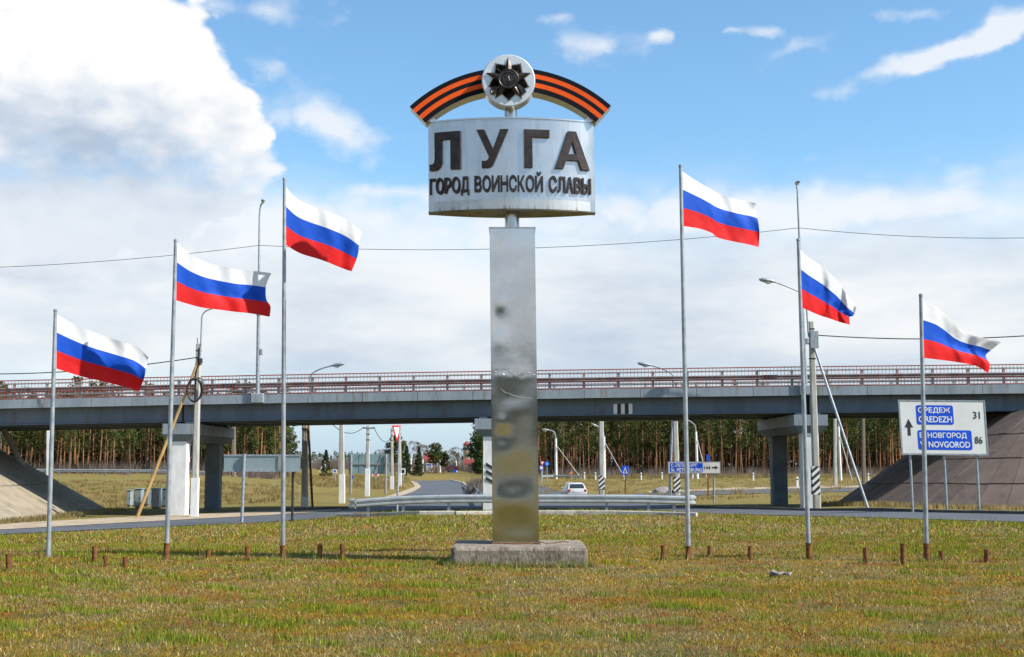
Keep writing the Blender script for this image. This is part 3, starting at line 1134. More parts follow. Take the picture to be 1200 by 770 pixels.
def pillar_mesh():
    mb = MB()
    nx, nz = 24, 150
    dents = [(0.22, 0.70, 0.20, 0.045, 0.010), (0.20, 0.76, 0.16, 0.030, -0.006), (0.20, 0.64, 0.18, 0.030, -0.005), (0.75, 0.60, 0.3, 0.08, 0.005), (0.5, 0.53, 0.6, 0.020, -0.003),
             (0.24, 0.335, 0.2, 0.030, 0.008), (0.22, 0.38, 0.16, 0.025, -0.006), (0.55, 0.215, 0.46, 0.060, 0.012), (0.35, 0.135, 0.40, 0.040, -0.010),
             (0.65, 0.065, 0.5, 0.04, 0.006), (0.4, 0.46, 0.3, 0.03, 0.004), (0.85, 0.30, 0.25, 0.09, 0.004), (0.6, 0.85, 0.6, 0.08, 0.004), (0.12, 0.92, 0.2, 0.04, 0.003), (0.7, 0.42, 0.3, 0.04, -0.004)]
    r2 = random.Random(5)
    marks = [(0.12 + 0.105 * k + r2.uniform(-.03, .03), 0.535 + r2.uniform(-.008, .008), 0.018, 0.004, 0.004) for k in range(8)]
    x0, x1, y0, y1, z0, z1 = PB0, PB1, 21.92, 21.92 + PW, 0.30, ztop
    V = []
    for k in range(nz + 1):
        for i in range(nx + 1):
            u, v = i / nx, k / nz
            d = 0
            for (a, b, sa, sb, h) in dents + marks:
                d += h * math.exp(-((u - a) / sa) ** 2 - ((v - b) / sb) ** 2)
            d *= 0.6
            edge = min(1, min(u, 1 - u) * 8) * min(1, min(v, 1 - v) * 25)
            V.append((lerp(x0, x1, u), y0 + d * edge, lerp(z0, z1, v)))
    fs_ = []
    n = nx + 1
    for k in range(nz):
        for i in range(nx):
            fs_.append((k * n + i, k * n + i + 1, (k + 1) * n + i + 1, (k + 1) * n + i))
    mb.add(V, fs_)
    mb.add([(x0, y0, z0), (x0, y0, z1), (x0, y1, z1), (x0, y1, z0)], [(0, 1, 2, 3)])
    mb.add([(x1, y0, z0), (x1, y1, z0), (x1, y1, z1), (x1, y0, z1)], [(0, 1, 2, 3)])
    mb.add([(x0, y1, z0), (x0, y1, z1), (x1, y1, z1), (x1, y1, z0)], [(0, 1, 2, 3)])
    mb.add([(x0, y0, z1), (x1, y0, z1), (x1, y1, z1), (x0, y1, z1)], [(0, 1, 2, 3)])
    return mb


part(ln(pillar_mesh()), 'pillar', M_PILLAR, mon, 30, recalc=False)
CX = (PB0 + PB1) / 2
CY = 21.92 + PW / 2
part(ln(MB().bbox(PB0 - 0.012, PB1 + 0.012, 21.905, 21.925 + PW, ztop, ztop + 0.02, 0.004)), 'cap_plate', M_STEEL, mon)
part(ln(MB().bbox(PB0 - 0.02, PB1 + 0.02, 21.9, 21.94 + PW, 0.285, 0.33, 0.006)), 'foot_plate', M_RUST, mon)
zb0, zb1 = at(598, 244.5, 21.95).z, at(598, 138, 21.95).z          # board bottom, top (front centre)
zdisc = at(596, 96.5, 22.05).z
part(ln(MB().lathe([(0.125, ztop), (0.125, zb0 + 0.02)], 28, CX, CY)), 'neck_pipe', M_PIPE, mon, 40)
part(ln(MB().lathe([(0.115, zb1 - 0.02), (0.115, zdisc - 0.2)], 28, CX, CY)), 'neck_pipe', M_PIPE, mon, 40)

# curved name board: lens-shaped in plan
BCX = CX + 0.0
HALF, SAG = 1.335, 0.27
RAD = (HALF ** 2 + SAG ** 2) / (2 * SAG)
FY = 21.95                        # front of the belly


def front(x, out=0.0):
    """point on the front curve for arc coordinate x"""
    a = x / RAD
    return BCX + (RAD + out) * math.sin(a), FY + RAD - (RAD + out) * math.cos(a)


AMAX = math.asin(HALF / RAD)
plan = [front(lerp(-AMAX, AMAX, i / 40) * RAD) for i in range(41)]
ex, ey = plan[-1][0] - BCX, plan[-1][1]
plan_side = [(BCX + ex + 0.085, ey + 0.02), (BCX + ex + 0.085, ey + 0.22)]
back = [(BCX + lerp(HALF, -HALF, i / 24), ey + 0.22 + 0.26 * (1 - (lerp(1, -1, i / 24)) ** 2)) for i in range(25)]
outline = plan + plan_side + back + [(BCX - ex - 0.085, ey + 0.22), (BCX - ex - 0.085, ey + 0.02)]
board = part(ln(MB().zprism(outline, zb0, zb1)), 'name_board', M_STEEL, mon, 25)
# rim strip along the bottom and the folded top edge
rim = [front(lerp(-AMAX, AMAX, i / 40) * RAD, 0.004) for i in range(41)] + [front(lerp(AMAX, -AMAX, i / 40) * RAD, -0.01) for i in range(41)]
part(ln(MB().zprism(rim, zb0 + 0.002, zb0 + 0.165)), 'lower_band', steel_material('band_stainless', (0.62, 0.61, 0.58), 0.45, 0.2, 0.9), board, 25)
part(ln(MB().zprism([front(lerp(-AMAX, AMAX, i / 40) * RAD, 0.012) for i in range(41)] + [front(lerp(AMAX, -AMAX, i / 40) * RAD, -0.01) for i in range(41)], zb1 - 0.015, zb1 + 0.012)), 'top_band', M_STEEL, board, 25)
part(ln(MB().zprism([(BCX + (x - BCX) * 1.004, y) for x, y in outline], zb0 - 0.02, zb0 - 0.001)), 'bottom_plate', mat('tarnished_plate', (0.17, 0.15, 0.12), (0.09, 0.075, 0.06), 4, 0.45, 0.5), board, 25)


def bend(mb):
    def f(p):
        x, y = front(p.x, -p.y)
        return (x, y, p.z)
    mb.xf(f)
    return ln(mb)


def arc_x(px, row):
    """arc coordinate on the board under a photo pixel"""
    X = at(px, row, FY + 0.1).x - BCX - LEAN * 6
    return RAD * math.asin(max(-0.999, min(0.999, X / RAD)))


def sub(mb, m_):
    """slice long faces so the bend stays smooth"""
    return mb


zL0, zL1 = at(600, 196.5, FY).z, at(600, 152, FY).z


def big_letter(px0, px1, polys, holes=None):
    a, b = arc_x(px0, 175), arc_x(px1, 175)
    mb = MB()
    for poly in polys:
        mb.prism([(lerp(a, b, u), lerp(zL0, zL1, v)) for u, v in poly], -0.05, 0.012)
    part(bend(mb), 'letter', M_BRONZE, board)


# Л У Г А (strokes butt together; each letter is one mesh)
big_letter(504.5, 540.5, [[(0.0, 0.0), (0.14, 0.0), (0.24, 0.025), (0.33, 0.09), (0.385, 0.21), (0.385, 0.80), (0.69, 0.80), (0.69, 0.0), (1.0, 0.0), (1.0, 1.0), (0.17, 1.0), (0.17, 0.30), (0.155, 0.21), (0.11, 0.165), (0.0, 0.165)]])
big_letter(559.5, 596.5, [[(0.16, 0.0), (0.36, 0.0), (0.46, 0.03), (0.53, 0.10), (1.0, 1.0), (0.745, 1.0), (0.515, 0.49), (0.25, 1.0), (0.0, 1.0), (0.385, 0.285), (0.355, 0.205), (0.30, 0.175), (0.16, 0.175)]])
big_letter(614.5, 644, [[(0.0, 0.0), (0.32, 0.0), (0.32, 0.80), (1.0, 0.80), (1.0, 1.0), (0.0, 1.0)]])
big_letter(650, 690.5, [[(0.0, 0.0), (0.235, 0.0), (0.318, 0.235), (0.391, 0.395), (0.50, 0.735), (0.50, 1.0), (0.385, 1.0)],
                        [(1.0, 0.0), (0.765, 0.0), (0.682, 0.235), (0.609, 0.395), (0.50, 0.735), (0.50, 1.0), (0.615, 1.0)],
                        [(0.318, 0.235), (0.682, 0.235), (0.609, 0.395), (0.391, 0.395)]])
# second line, one letter at a time
zS0, zS1 = at(600, 224.6, FY).z, at(600, 205.8, FY).z
EMW = {'Г': .78, 'О': 1.12, 'Р': .92, 'Д': 1.08, 'В': .95, 'И': 1.05, 'Н': 1.0, 'С': 1.04, 'К': .95, 'Й': 1.05, 'Л': 1.02, 'А': 1.02, 'Ы': 1.25}
for word, pa, pb in (('ГОРОД', 503.5, 550.5), ('ВОИНСКОЙ', 556, 636.5), ('СЛАВЫ', 642.5, 693)):
    a, b = arc_x(pa, 215), arc_x(pb, 215)
    tot = sum(EMW[c] for c in word)
    x = a
    for ch in word:
        w = (b - a) * EMW[ch] / tot
        z0, z1 = zS0, zS1
        if ch == 'Д':
            z0 -= 0.045
        if ch == 'Й':
            z1 += 0.065
        if ch in 'ОС':
            z0 -= 0.006
            z1 += 0.006
        part(bend(text_mb(ch, x + w * 0.045, x + w * 0.955, z0, z1, -0.04, 0.01, 0.026)), 'letter', M_BRONZE, board)
        x += w

# ribbon arcs: steel box behind, five stripes on the face
RCX, RROW = 597.5, 0
YR = 22.16
pxm = (at(700, 110, YR).x - at(600, 110, YR).x) / 100.0
RCZ = at(597, 250, YR).z
RC = BCX + LEAN * 0 - 0.0
Rout, Rin = 173.5 * pxm, 146.5 * pxm
for sg, a0, a1 in ((-1, 7.5, 43.0), (1, 7.5, 42.6)):
    def arc(r, n=26):
        return [(RC + sg * r * math.sin(R(lerp(a0, a1, i / n))), RCZ + r * math.cos(R(lerp(a0, a1, i / n)))) for i in range(n + 1)]
    rb = part(ln(MB().prism(arc(Rout) + list(reversed(arc(Rin))), YR, YR + 0.34)), 'ribbon', M_STEEL, mon, 25)
    cuts_ = [1.0, 0.80, 0.60, 0.42, 0.21, 0.0]
    for k in range(5):
        r1, r0 = lerp(Rin, Rout, cuts_[k]) - 0.001, lerp(Rin, Rout, cuts_[k + 1]) + 0.001
        part(ln(MB().prism(arc(r1) + list(reversed(arc(r0))), YR - 0.012, YR - 0.001)), 'stripe', M_ORANGE if k % 2 else M_RIBBLACK, rb, 25)
    part(ln(MB().prism([(RC + sg * 1.25, zb1 - 0.01), (RC + sg * 1.36, zb1 - 0.01), (RC + sg * Rin * math.sin(R(a1)) , RCZ + Rin * math.cos(R(a1)) + 0.05), (RC + sg * (Rin * math.sin(R(a1)) - 0.12), RCZ + Rin * math.cos(R(a1)) + 0.12)], YR + 0.04, YR + 0.30)), 'bracket', M_STEEL, rb)

# disc with the order star
DX = at(596, 97, 21.9).x - LEAN * (zdisc - 0.3)
DR = 30.8 * pxm
YD = 21.93
disc = part(ln(MB().lathe([(DR - 0.012, YD - 0.006), (DR, YD + 0.006), (DR, YD + 0.30), (DR - 0.01, YD + 0.31)], 56, DX, zdisc, 'y')), 'emblem_disc', M_DISC, mon, 30)
part(ln(MB().lathe([(DR + 0.004, YD + 0.012), (DR + 0.004, YD + 0.295)], 56, DX, zdisc, 'y')), 'rim', M_PIPE, disc, 30)


def star_part(mb, name='star_relief'):
    def f(p):
        return (DX + p.x, YD - 0.008 + p.y, zdisc + p.z)
    mb.xf(f)
    return part(ln(mb), name, M_STAR, disc)


SR = 0.375 * DR / 0.435
rays = MB()
for k in range(5):                   # bundles of rays between the points
    ac = R(90 + 36 + 72 * k)
    nb = 9
    for j in range(nb):
        a = ac + R((j - (nb - 1) / 2) * 5.3)
        rr = SR * 0.97 / (math.cos(a - ac) + math.sin(abs(a - ac)))
        da = R(2.9)
        c0_ = (0.42 * SR * math.cos(a - da * 1.3), 0.42 * SR * math.sin(a - da * 1.3))
        c1_ = (0.42 * SR * math.cos(a + da * 1.3), 0.42 * SR * math.sin(a + da * 1.3))
        e0 = (0.9 * rr * math.cos(a - da), 0.9 * rr * math.sin(a - da))
        e1 = (0.9 * rr * math.cos(a + da), 0.9 * rr * math.sin(a + da))
        tip = (rr * math.cos(a), rr * math.sin(a))
        rays.add([(*c0_[:1], 0.0, c0_[1]), (e0[0], 0.0, e0[1]), (tip[0], 0.0, tip[1]), (e1[0], 0.0, e1[1]), (c1_[0], 0.0, c1_[1]),
                  (0.42 * SR * math.cos(a), -0.05, 0.42 * SR * math.sin(a)), (0.9 * rr * math.cos(a), -0.03, 0.9 * rr * math.sin(a))],
                 [(0, 1, 6, 5), (1, 2, 6), (2, 3, 6), (3, 4, 5, 6), (0, 4, 3, 2, 1)])
star_part(rays, 'ray_bundle')
stm = MB()
for k in range(5):                   # five ridged points
    a = R(90 + 72 * k)
    tip = (1.02 * SR * math.cos(a), -0.02, 1.02 * SR * math.sin(a))
    l = (0.42 * SR * math.cos(a - R(36)), -0.02, 0.42 * SR * math.sin(a - R(36)))
    r_ = (0.42 * SR * math.cos(a + R(36)), -0.02, 0.42 * SR * math.sin(a + R(36)))
    stm.add([tip, l, (0, -0.10, 0), r_, (tip[0], 0, tip[2]), (l[0], 0, l[2]), (r_[0], 0, r_[2])], [(0, 2, 1), (0, 3, 2), (0, 1, 5, 4), (3, 0, 4, 6)])
star_part(stm, 'star')
star_part(MB().lathe([(0.45 * SR, -0.02), (0.45 * SR, -0.088), (0.42 * SR, -0.10), (0.385 * SR, -0.088), (0.31 * SR, -0.088), (0.285 * SR, -0.102), (0.26 * SR, -0.088)], 36, 0, 0, 'y'), 'medallion')
hs_ = MB()                           # hammer and sickle
pts = []
for i in range(13):
    a = R(lerp(150, -95, i / 12) + 190)
    pts.append((0.165 * SR * math.cos(a) + 0.012, -0.108, 0.165 * SR * math.sin(a) + 0.01))
hs_.tube(pts, [lerp(0.004, 0.017, math.sin(math.pi * min(i / 9, 1)) if i < 10 else 0.3) for i in range(13)], 6)
hs_.tube([(0.10 * SR, -0.108, -0.18 * SR), (-0.11 * SR, -0.108, 0.11 * SR)], 0.010, 6)
hs_.add([(p[0], p[1], p[2]) for p in [(-0.17 * SR, -0.12, 0.10 * SR), (-0.10 * SR, -0.12, 0.17 * SR), (-0.06 * SR, -0.12, 0.13 * SR), (-0.13 * SR, -0.12, 0.06 * SR),
                                      (-0.17 * SR, -0.09, 0.10 * SR), (-0.10 * SR, -0.09, 0.17 * SR), (-0.06 * SR, -0.09, 0.13 * SR), (-0.13 * SR, -0.09, 0.06 * SR)]],
        [(0, 1, 2, 3), (0, 4, 5, 1), (1, 5, 6, 2), (2, 6, 7, 3), (3, 7, 4, 0)])
star_part(hs_, 'hammer_and_sickle')
sab = MB().tube([(0.45 * SR, -0.03, 0.40 * SR), (0, -0.03, 0.02 * SR), (-0.62 * SR, -0.035, -0.50 * SR)], [0.012, 0.018, 0.02], 6)   # sabre, hilt lower left
sab.tube([(-0.52 * SR, -0.04, -0.36 * SR), (-0.68 * SR, -0.045, -0.38 * SR), (-0.78 * SR, -0.045, -0.50 * SR), (-0.74 * SR, -0.045, -0.62 * SR), (-0.62 * SR, -0.045, -0.60 * SR), (-0.52 * SR, -0.04, -0.5 * SR)], 0.022, 6)
star_part(sab, 'sabre')
rif = MB().tube([(-0.5 * SR, -0.03, 0.5 * SR), (0.35 * SR, -0.035, -0.33 * SR)], 0.016, 6)                                        # rifle, butt lower right
rif.prism([(0.36 * SR, -0.26 * SR), (0.46 * SR, -0.20 * SR), (0.78 * SR, -0.52 * SR), (0.60 * SR, -0.68 * SR)], -0.05, 0)
star_part(rif, 'rifle')
# weld marks across the front sheet and a crumpled seam below them
zw = at(603, 437, 21.92).z
for k, f_ in enumerate((0.09, 0.27, 0.42, 0.60, 0.82, 0.93)):
    xw = lerp(PB0, PB1, f_)
    zz = zw + (0.012, -0.03, 0.02, -0.015, 0.0, -0.035)[k]
    part(ln(MB().lathe([(0.017, 21.921), (0.013, 21.914), (0.005, 21.911)], 9, xw, zz, 'y')), 'weld_mark', M_PIPE, mon, 50)
zs = at(603, 462, 21.92).z
part(ln(MB().tube([(lerp(PB0, PB1, f_), 21.917, zs + dz_) for f_, dz_ in ((.20, .10), (.30, .03), (.36, .02), (.48, -.02), (.62, -.045), (.75, -.06), (.93, -.075))], [.002, .005, .004, .006, .005, .005, .002], 6)), 'crease', M_GREYRAIL, mon)
part(ln(MB().lathe([(0.015, 21.921), (0.012, 21.908)], 10, lerp(PB0, PB1, .37), zs - 0.02, 'y')), 'bolt', M_BLACK, mon)
# loose earthing wire on the plinth
part(MB().tube([at(628, 636.5, 21.9) + Vector((0, 0, 0.03)), (0.55, 21.75, 0.335), (0.72, 21.7, 0.345), (0.85, 21.78, 0.37), (0.92, 21.9, 0.335)], 0.008, 6), 'earth_wire', M_RUST, mon)


# ================================================================== flags and poles
def cloth(name, c, c2):
    m = bpy.data.materials.new(name)
    m.use_nodes = True
    t = NT(m.node_tree)
    out = t.n('ShaderNodeOutputMaterial')
    df = t.n('ShaderNodeBsdfPrincipled')
    tr = t.n('ShaderNodeBsdfTranslucent')
    mx = t.n('ShaderNodeMixShader')
    mx.inputs[0].default_value = 0.22
    pos = t.n('ShaderNodeNewGeometry').outputs['Position']
    col = t.mix(t.noise(pos, 4, 4), c, c2)
    t.link(col, df.inputs['Base Color'])
    t.link(col, tr.inputs['Color'])
    df.inputs['Roughness'].default_value = 0.62
    df.inputs['Specular IOR Level'].default_value = 0.25
    b = t.n('ShaderNodeBump')
    b.inputs['Strength'].default_value = 0.30
    b.inputs['Distance'].default_value = 0.03
    sx = t.n('ShaderNodeSeparateXYZ')
    t.link(pos, sx.inputs[0])
    dg = t.xyz(t.m('MULTIPLY', t.m('ADD', sx.outputs[0], t.m('MULTIPLY', sx.outputs[2], 1.6)), 3.2), sx.outputs[1], t.m('MULTIPLY', t.m('SUBTRACT', sx.outputs[2], t.m('MULTIPLY', sx.outputs[0], 0.5)), 1.1))
    t.link(t.noise(dg, 1.0, 5, 0.55, 0.6), b.inputs['Height'])
    t.link(b.outputs[0], df.inputs['Normal'])
    t.link(df.outputs[0], mx.inputs[1])
    t.link(tr.outputs[0], mx.inputs[2])
    t.link(mx.outputs[0], out.inputs[0])
    return m


M_FW = cloth('flag_white', (0.80, 0.80, 0.81), (0.76, 0.76, 0.78))
M_FB = cloth('flag_blue', (0.006, 0.085, 0.56), (0.005, 0.075, 0.50))
M_FR = cloth('flag_red', (0.74, 0.012, 0.012), (0.64, 0.010, 0.012))


def interp(L, u):
    d = [0]
    for a, b in zip(L[:-1], L[1:]):
        d.append(d[-1] + math.hypot(b[0] - a[0], b[1] - a[1]))
    # smooth (Catmull-Rom) through the points
    s = u * d[-1]
    i = max(0, min(len(L) - 2, int(np.searchsorted(d, s) - 1)))
    f = (s - d[i]) / max(d[i + 1] - d[i], 1e-6)
    p0, p1, p2, p3 = L[max(i - 1, 0)], L[i], L[i + 1], L[min(i + 2, len(L) - 1)]
    return [0.5 * (2 * b + (c - a) * f + (2 * a - 5 * b + 4 * c - e) * f * f + (3 * b - a - 3 * c + e) * f ** 3) for a, b, c, e in zip(p0, p1, p2, p3)]


FLAGS = [
    dict(top=[(67, 368.5), (90, 381), (112, 390), (138, 399), (160, 406), (174, 419)], bot=[(66, 432), (95, 441), (120, 447), (145, 453), (163, 459)],
         right=[(174, 419), (171, 432), (169, 443), (163, 459)], base=(56.5, 654), head=(65, 364), amp=0.16, ph=0.4, fr=2.2, sleeve=0,
         lab='leftmost tricolour flag, lowest on the left side, blown out to the right'),
    dict(top=[(208, 285), (225, 299), (250, 310), (280, 316), (300, 318), (318, 320)], bot=[(206.5, 352), (235, 360), (265, 364), (290, 367), (316, 371)],
         right=[(318, 320), (312, 334), (312, 350), (317, 359), (316, 371)], base=(195, 656), head=(206, 282), amp=0.15, ph=1.5, fr=2.5, sleeve=0.27,
         lab='white-blue-red flag on the second pole from the left'),
    dict(top=[(334, 217.5), (347, 232), (365, 241), (390, 250), (410, 260), (424, 272)], bot=[(332, 285), (352, 297), (375, 304), (395, 312), (412, 318)],
         right=[(424, 272), (421, 285), (419, 300), (412, 318)], base=(331.5, 654), head=(333.5, 210), amp=0.14, ph=2.3, fr=2.4, sleeve=0.21,
         lab='white-blue-red flag highest on the left, nearest the monument'),
    dict(top=[(800, 201), (815, 211), (830, 220), (848, 229), (868, 234), (887, 239)], bot=[(801, 265), (820, 268), (834, 273), (842, 279), (865, 284), (889, 289.5)],
         right=[(887, 239), (886, 249), (889, 262), (890, 275), (889, 289.5)], base=(807, 654.5), head=(797.5, 194.5), amp=0.16, ph=0.9, fr=2.2, sleeve=0.20,
         lab='white-blue-red flag on the tallest right-hand pole beside the monument'),
    dict(top=[(937, 292), (951, 304), (968, 316), (984, 333), (994, 348), (1004, 359)], bot=[(936.5, 359), (951, 365.5), (962, 370), (974, 374), (996, 381)],
         right=[(1004, 359), (1000, 370), (995.5, 372), (996, 381)], base=(948, 655), head=(935.5, 281), amp=0.30, ph=3.4, fr=2.4, sleeve=0.26,
         lab='drooping white-blue-red flag in front of the concrete lamp pole'),
    dict(top=[(1082, 353), (1098, 360), (1111, 371), (1124, 385), (1140, 393), (1158, 397), (1173, 401)], bot=[(1082, 419.5), (1100, 421.5), (1118, 424), (1141, 428), (1158, 437)],
         right=[(1173, 401), (1162, 410), (1155, 417), (1160, 427), (1158, 437)], base=(1086, 658), head=(1079, 346), amp=0.22, ph=4.4, fr=2.3, sleeve=0.29,
         lab='rightmost tricolour flag with its white corner flicked forward above the road sign'),
]
ORD = ['first', 'second', 'third', 'fourth', 'fifth', 'sixth', 'seventh', 'eighth', 'ninth', 'tenth', 'eleventh', 'twelfth', 'thirteenth', 'fourteenth', 'fifteenth']
POLE_LAB = ['grey steel flagpole without rusty sleeve at far left', 'grey steel flagpole in a rusty sleeve, second from the left', 'tallest grey flagpole left of the monument in a rusty sleeve',
            'tall grey flagpole right of the monument, passing before the blue direction sign', 'grey flagpole in a rusty sleeve before the right bridge pier', 'short grey flagpole in front of the big white road sign']
for fi, fl in enumerate(FLAGS):
    g = gnd(*fl['base'])
    Y = g.y
    topw = at(*fl['head'], Y)
    root = thing('flagpole', g, POLE_LAB[fi], 'flagpole', 'flagpoles beside the monument')
    g2 = Vector((g.x, g.y, g.z))
    hs0 = fl['sleeve']
    a = g2.lerp(topw, (hs0 * 0.6) / (topw.z - g2.z)) if hs0 else g2 - Vector((0, 0, 0.15))
    pole = part(MB().tube([a, g2.lerp(topw, 0.5), topw], [0.040, 0.038, 0.030], 14), 'pole', M_GALV, root, 40)
    d = (topw - g2).normalized()
    part(MB().tube([topw - d * 0.02, topw + d * 0.015, topw + d * 0.03], [0.036, 0.036, 0.012], 12), 'finial_cap', M_RUST if False else M_GALV, root, 40)
    if hs0:
        part(MB().tube([g2 - Vector((0, 0, 0.15)), g2, g2.lerp(topw, hs0 / (topw.z - g2.z))], 0.050, 14), 'sleeve', M_RUST, root, 40)
        part(MB().tube([g2.lerp(topw, (hs0 - 0.01) / (topw.z - g2.z)), g2.lerp(topw, (hs0 + 0.012) / (topw.z - g2.z))], 0.056, 14), 'collar', M_RUST, root, 40)
    # flag
    lp = at(*fl['top'][0], Y)
    froot = thing('flag', at(fl['bot'][0][0], fl['bot'][0][1], Y), fl['lab'], 'flag', 'white-blue-red flags flying by the monument')
    nu, nv = 46, 10
    T, B, Rr = fl['top'], fl['bot'], fl['right']
    for si, (nm, mm) in enumerate((('white_stripe', M_FW), ('blue_stripe', M_FB), ('red_stripe', M_FR))):
        V = []
        for j in range(nv + 1):
            v = (si + j / nv) / 3
            for i in range(nu + 1):
                u = i / nu
                tp, bt = interp(T, u), interp(B, u)
                lf = (lerp(T[0][0], B[0][0], v), lerp(T[0][1], B[0][1], v))
                rt = interp(Rr, v)
                q = []
                for k in range(2):
                    c = (1 - v) * tp[k] + v * bt[k] + (1 - u) * lf[k] + u * rt[k] - ((1 - u) * (1 - v) * T[0][k] + u * (1 - v) * T[-1][k] + (1 - u) * v * B[0][k] + u * v * B[-1][k])
                    q.append(c)
                amp = 0.17 * fl['amp'] * (u ** 0.8)
                w = math.sin(2 * math.pi * (fl['fr'] * u * (0.8 + 0.4 * u) - 0.38 * v) + fl['ph']) + 0.38 * math.sin(2 * math.pi * (fl['fr'] * 2.1 * u + 0.75 * v) + 2 * fl['ph'])
                w += 0.22 * math.sin(2 * math.pi * (5.3 * u - 1.6 * v) + fl['ph'] * 3) + 0.10 * math.sin(2 * math.pi * (9.1 * u + 2.3 * v) + fl['ph'] * 5)
                yy = Y + amp * w + 0.72 * u + 0.015 * math.sin(9 * v + fl['ph']) * u
                row_j = 0.25 * math.sin(2 * math.pi * (2.6 * u + 0.2 * v) + fl['ph'] * 2) * u
                V.append(tuple(at(q[0], q[1] + row_j, yy)))
        n = nu + 1
        mb = MB().add(V, [(j * n + i, (j + 1) * n + i, (j + 1) * n + i + 1, j * n + i + 1) for j in range(nv) for i in range(nu)])
        o = part(mb, nm, mm, froot, recalc=False)
        o.data.polygons.foreach_set('use_smooth', [True] * len(o.data.polygons))

# rusty stubs of pipe left from older poles
STUBS = [(10, 668, 649, 0), (111, 658, 640, 0), (124, 665, 651, 0), (147, 665.5, 653, 0), (244, 654, 644, 0), (290, 657, 640, 0), (375, 654.5, 638, 0), (401, 655.5, 638, 0),
         (777, 655.5, 639, 0), (832, 652.5, 640, 0), (879, 656, 640, 0), (1015, 659, 642, -1), (1058, 661.5, 637, 0), (1103, 657, 646, 0), (1156, 659.5, 644, 0)]
for i, (px, rb_, rt_, ln_) in enumerate(STUBS):
    g = gnd(px, rb_)
    tp = at(px + ln_, rt_, g.y)
    mb = MB()
    n = 12
    prof = []
    d = tp - g
    r0, r1 = 0.043, 0.036
    mb.tube([g - Vector((0, 0, 0.12)), tp], r0, n, cap=False)
    mb.tube([tp, g + Vector((0, 0, 0.03))], r1, n, cap=False)
    o0 = len(mb.v)
    mb.tube([tp - Vector((0, 0, 0.001)), tp], [r0, r1], n, cap=False)
    o = part(mb, 'pipe_stub', M_RUST, None, 40)
    me = o.data
    me.transform(Matrix.Translation(-g))
    o.location = g
    side = 'left of the monument' if i < 8 else 'right of the monument'
    k = i if i < 8 else i - 8
    lab = 'short rusty pipe stub in the grass %s, %s from %s' % (side, ORD[k], 'the left edge' if i < 8 else 'the monument')
    tag(o, lab, 'pipe', 'rusty pipe stubs in the grass')

# pale litter lying in the grass
g = gnd(914, 676)
lit = MB()
pts = [(-0.14, 0, 0.02), (-0.08, 0.03, 0.06), (-0.02, -0.02, 0.035), (0.05, 0.03, 0.05), (0.14, 0.0, 0.03), (0.17, 0.02, 0.06)]
lit.tube([g + Vector(p) for p in pts], [0.03, 0.045, 0.025, 0.022, 0.026, 0.012], 7)
lit.tube([g + Vector(p) for p in [(-0.12, 0.03, 0.04), (-0.1, -0.04, 0.08), (-0.05, -0.05, 0.05)]], [0.03, 0.03, 0.015], 6)
o = part(lit, 'litter', mat('dirty_white_plastic', (0.32, 0.31, 0.29), (0.08, 0.075, 0.07), 12, 0.7), None)
o.data.transform(Matrix.Translation(-g))
o.location = g
tag(o, 'crumpled pale litter lying in the grass on the right', 'litter')


# ================================================================== near guard rail
M_RAIL = mat('galvanised_guard_rail', (0.50, 0.52, 0.52), (0.38, 0.40, 0.41), 1.5, 0.42, 0.45)
_W = [(0.0, 0.0), (0.06, 0.05), (0.06, 0.12), (0.0, 0.155), (0.0, 0.205), (0.06, 0.24), (0.06, 0.31), (0.0, 0.36),
         (-0.008, 0.36), (0.05, 0.308), (0.05, 0.242), (-0.008, 0.205), (-0.008, 0.155), (0.05, 0.118), (0.05, 0.052), (-0.008, 0.0)]
WPROF = [(o * 1.3, z * 1.0) for o, z in _W]


def rail_thing(label, pts, top, post_s, two_sided=True, name='guard_rail', depth=0.32, end_flare=True):
    """W-beam barrier; pts = beam line on the ground, top = height of beam top"""
    L = [Vector(p) for p in pts]
    d = [0]
    for a, b in zip(L[:-1], L[1:]):
        d.append(d[-1] + (b - a).length)
    f = lambda s: Vector([np.interp(s, d, [q[k] for q in L]) for k in range(3)])
    root = thing(name, f(d[-1] / 2), label, 'guard rail')
    n = max(int(d[-1] / 3.5), 2)
    for k in range(n):          # beam lengths, slightly lapped
        a, b = d[-1] * k / n, d[-1] * (k + 1) / n - 0.02
        part(MB().sweep([f(lerp(a, b, i / 4)) + Vector((0, 0, top - 0.36 + random.uniform(-.006, .006))) for i in range(5)], WPROF), 'beam', M_RAIL, root, 30)
        if two_sided:
            part(MB().sweep([f(lerp(a, b, i / 4)) + Vector((0, depth, top - 0.36)) for i in range(5)], [(-o, z) for o, z in WPROF]), 'rear_beam', M_RAIL, root, 30)
    for s in post_s:
        q = f(s)
        part(MB().box(q.x - 0.06, q.x + 0.06, q.y + 0.03, q.y + 0.15, q.z - 0.4, q.z + top - 0.06), 'post', M_GALV, root)
        if two_sided:
            part(MB().box(q.x - 0.05, q.x + 0.05, q.y + 0.151, q.y + depth - 0.03, q.z + top - 0.3, q.z + top - 0.12), 'spacer', M_GALV, root)
    if end_flare:
        for s, sg in ((0, -1), (d[-1], 1)):
            q = f(s)
            pts_ = []
            for i in range(9):
                a = R(180 * i / 8)
                pts_.append((q.x + sg * (0.24 * math.sin(a)) + sg * 0.06, q.y + depth / 2 - depth / 2 * math.cos(a), q.z + top - 0.40))
            if sg < 0:
                pts_.reverse()
            part(MB().sweep(pts_, [(o * (1 if sg > 0 else 1), z * 1.2) for o, z in WPROF]), 'end_shoe', M_RAIL, root, 30)
    return root


def gx(px, Y):
    return onground(px, Y)


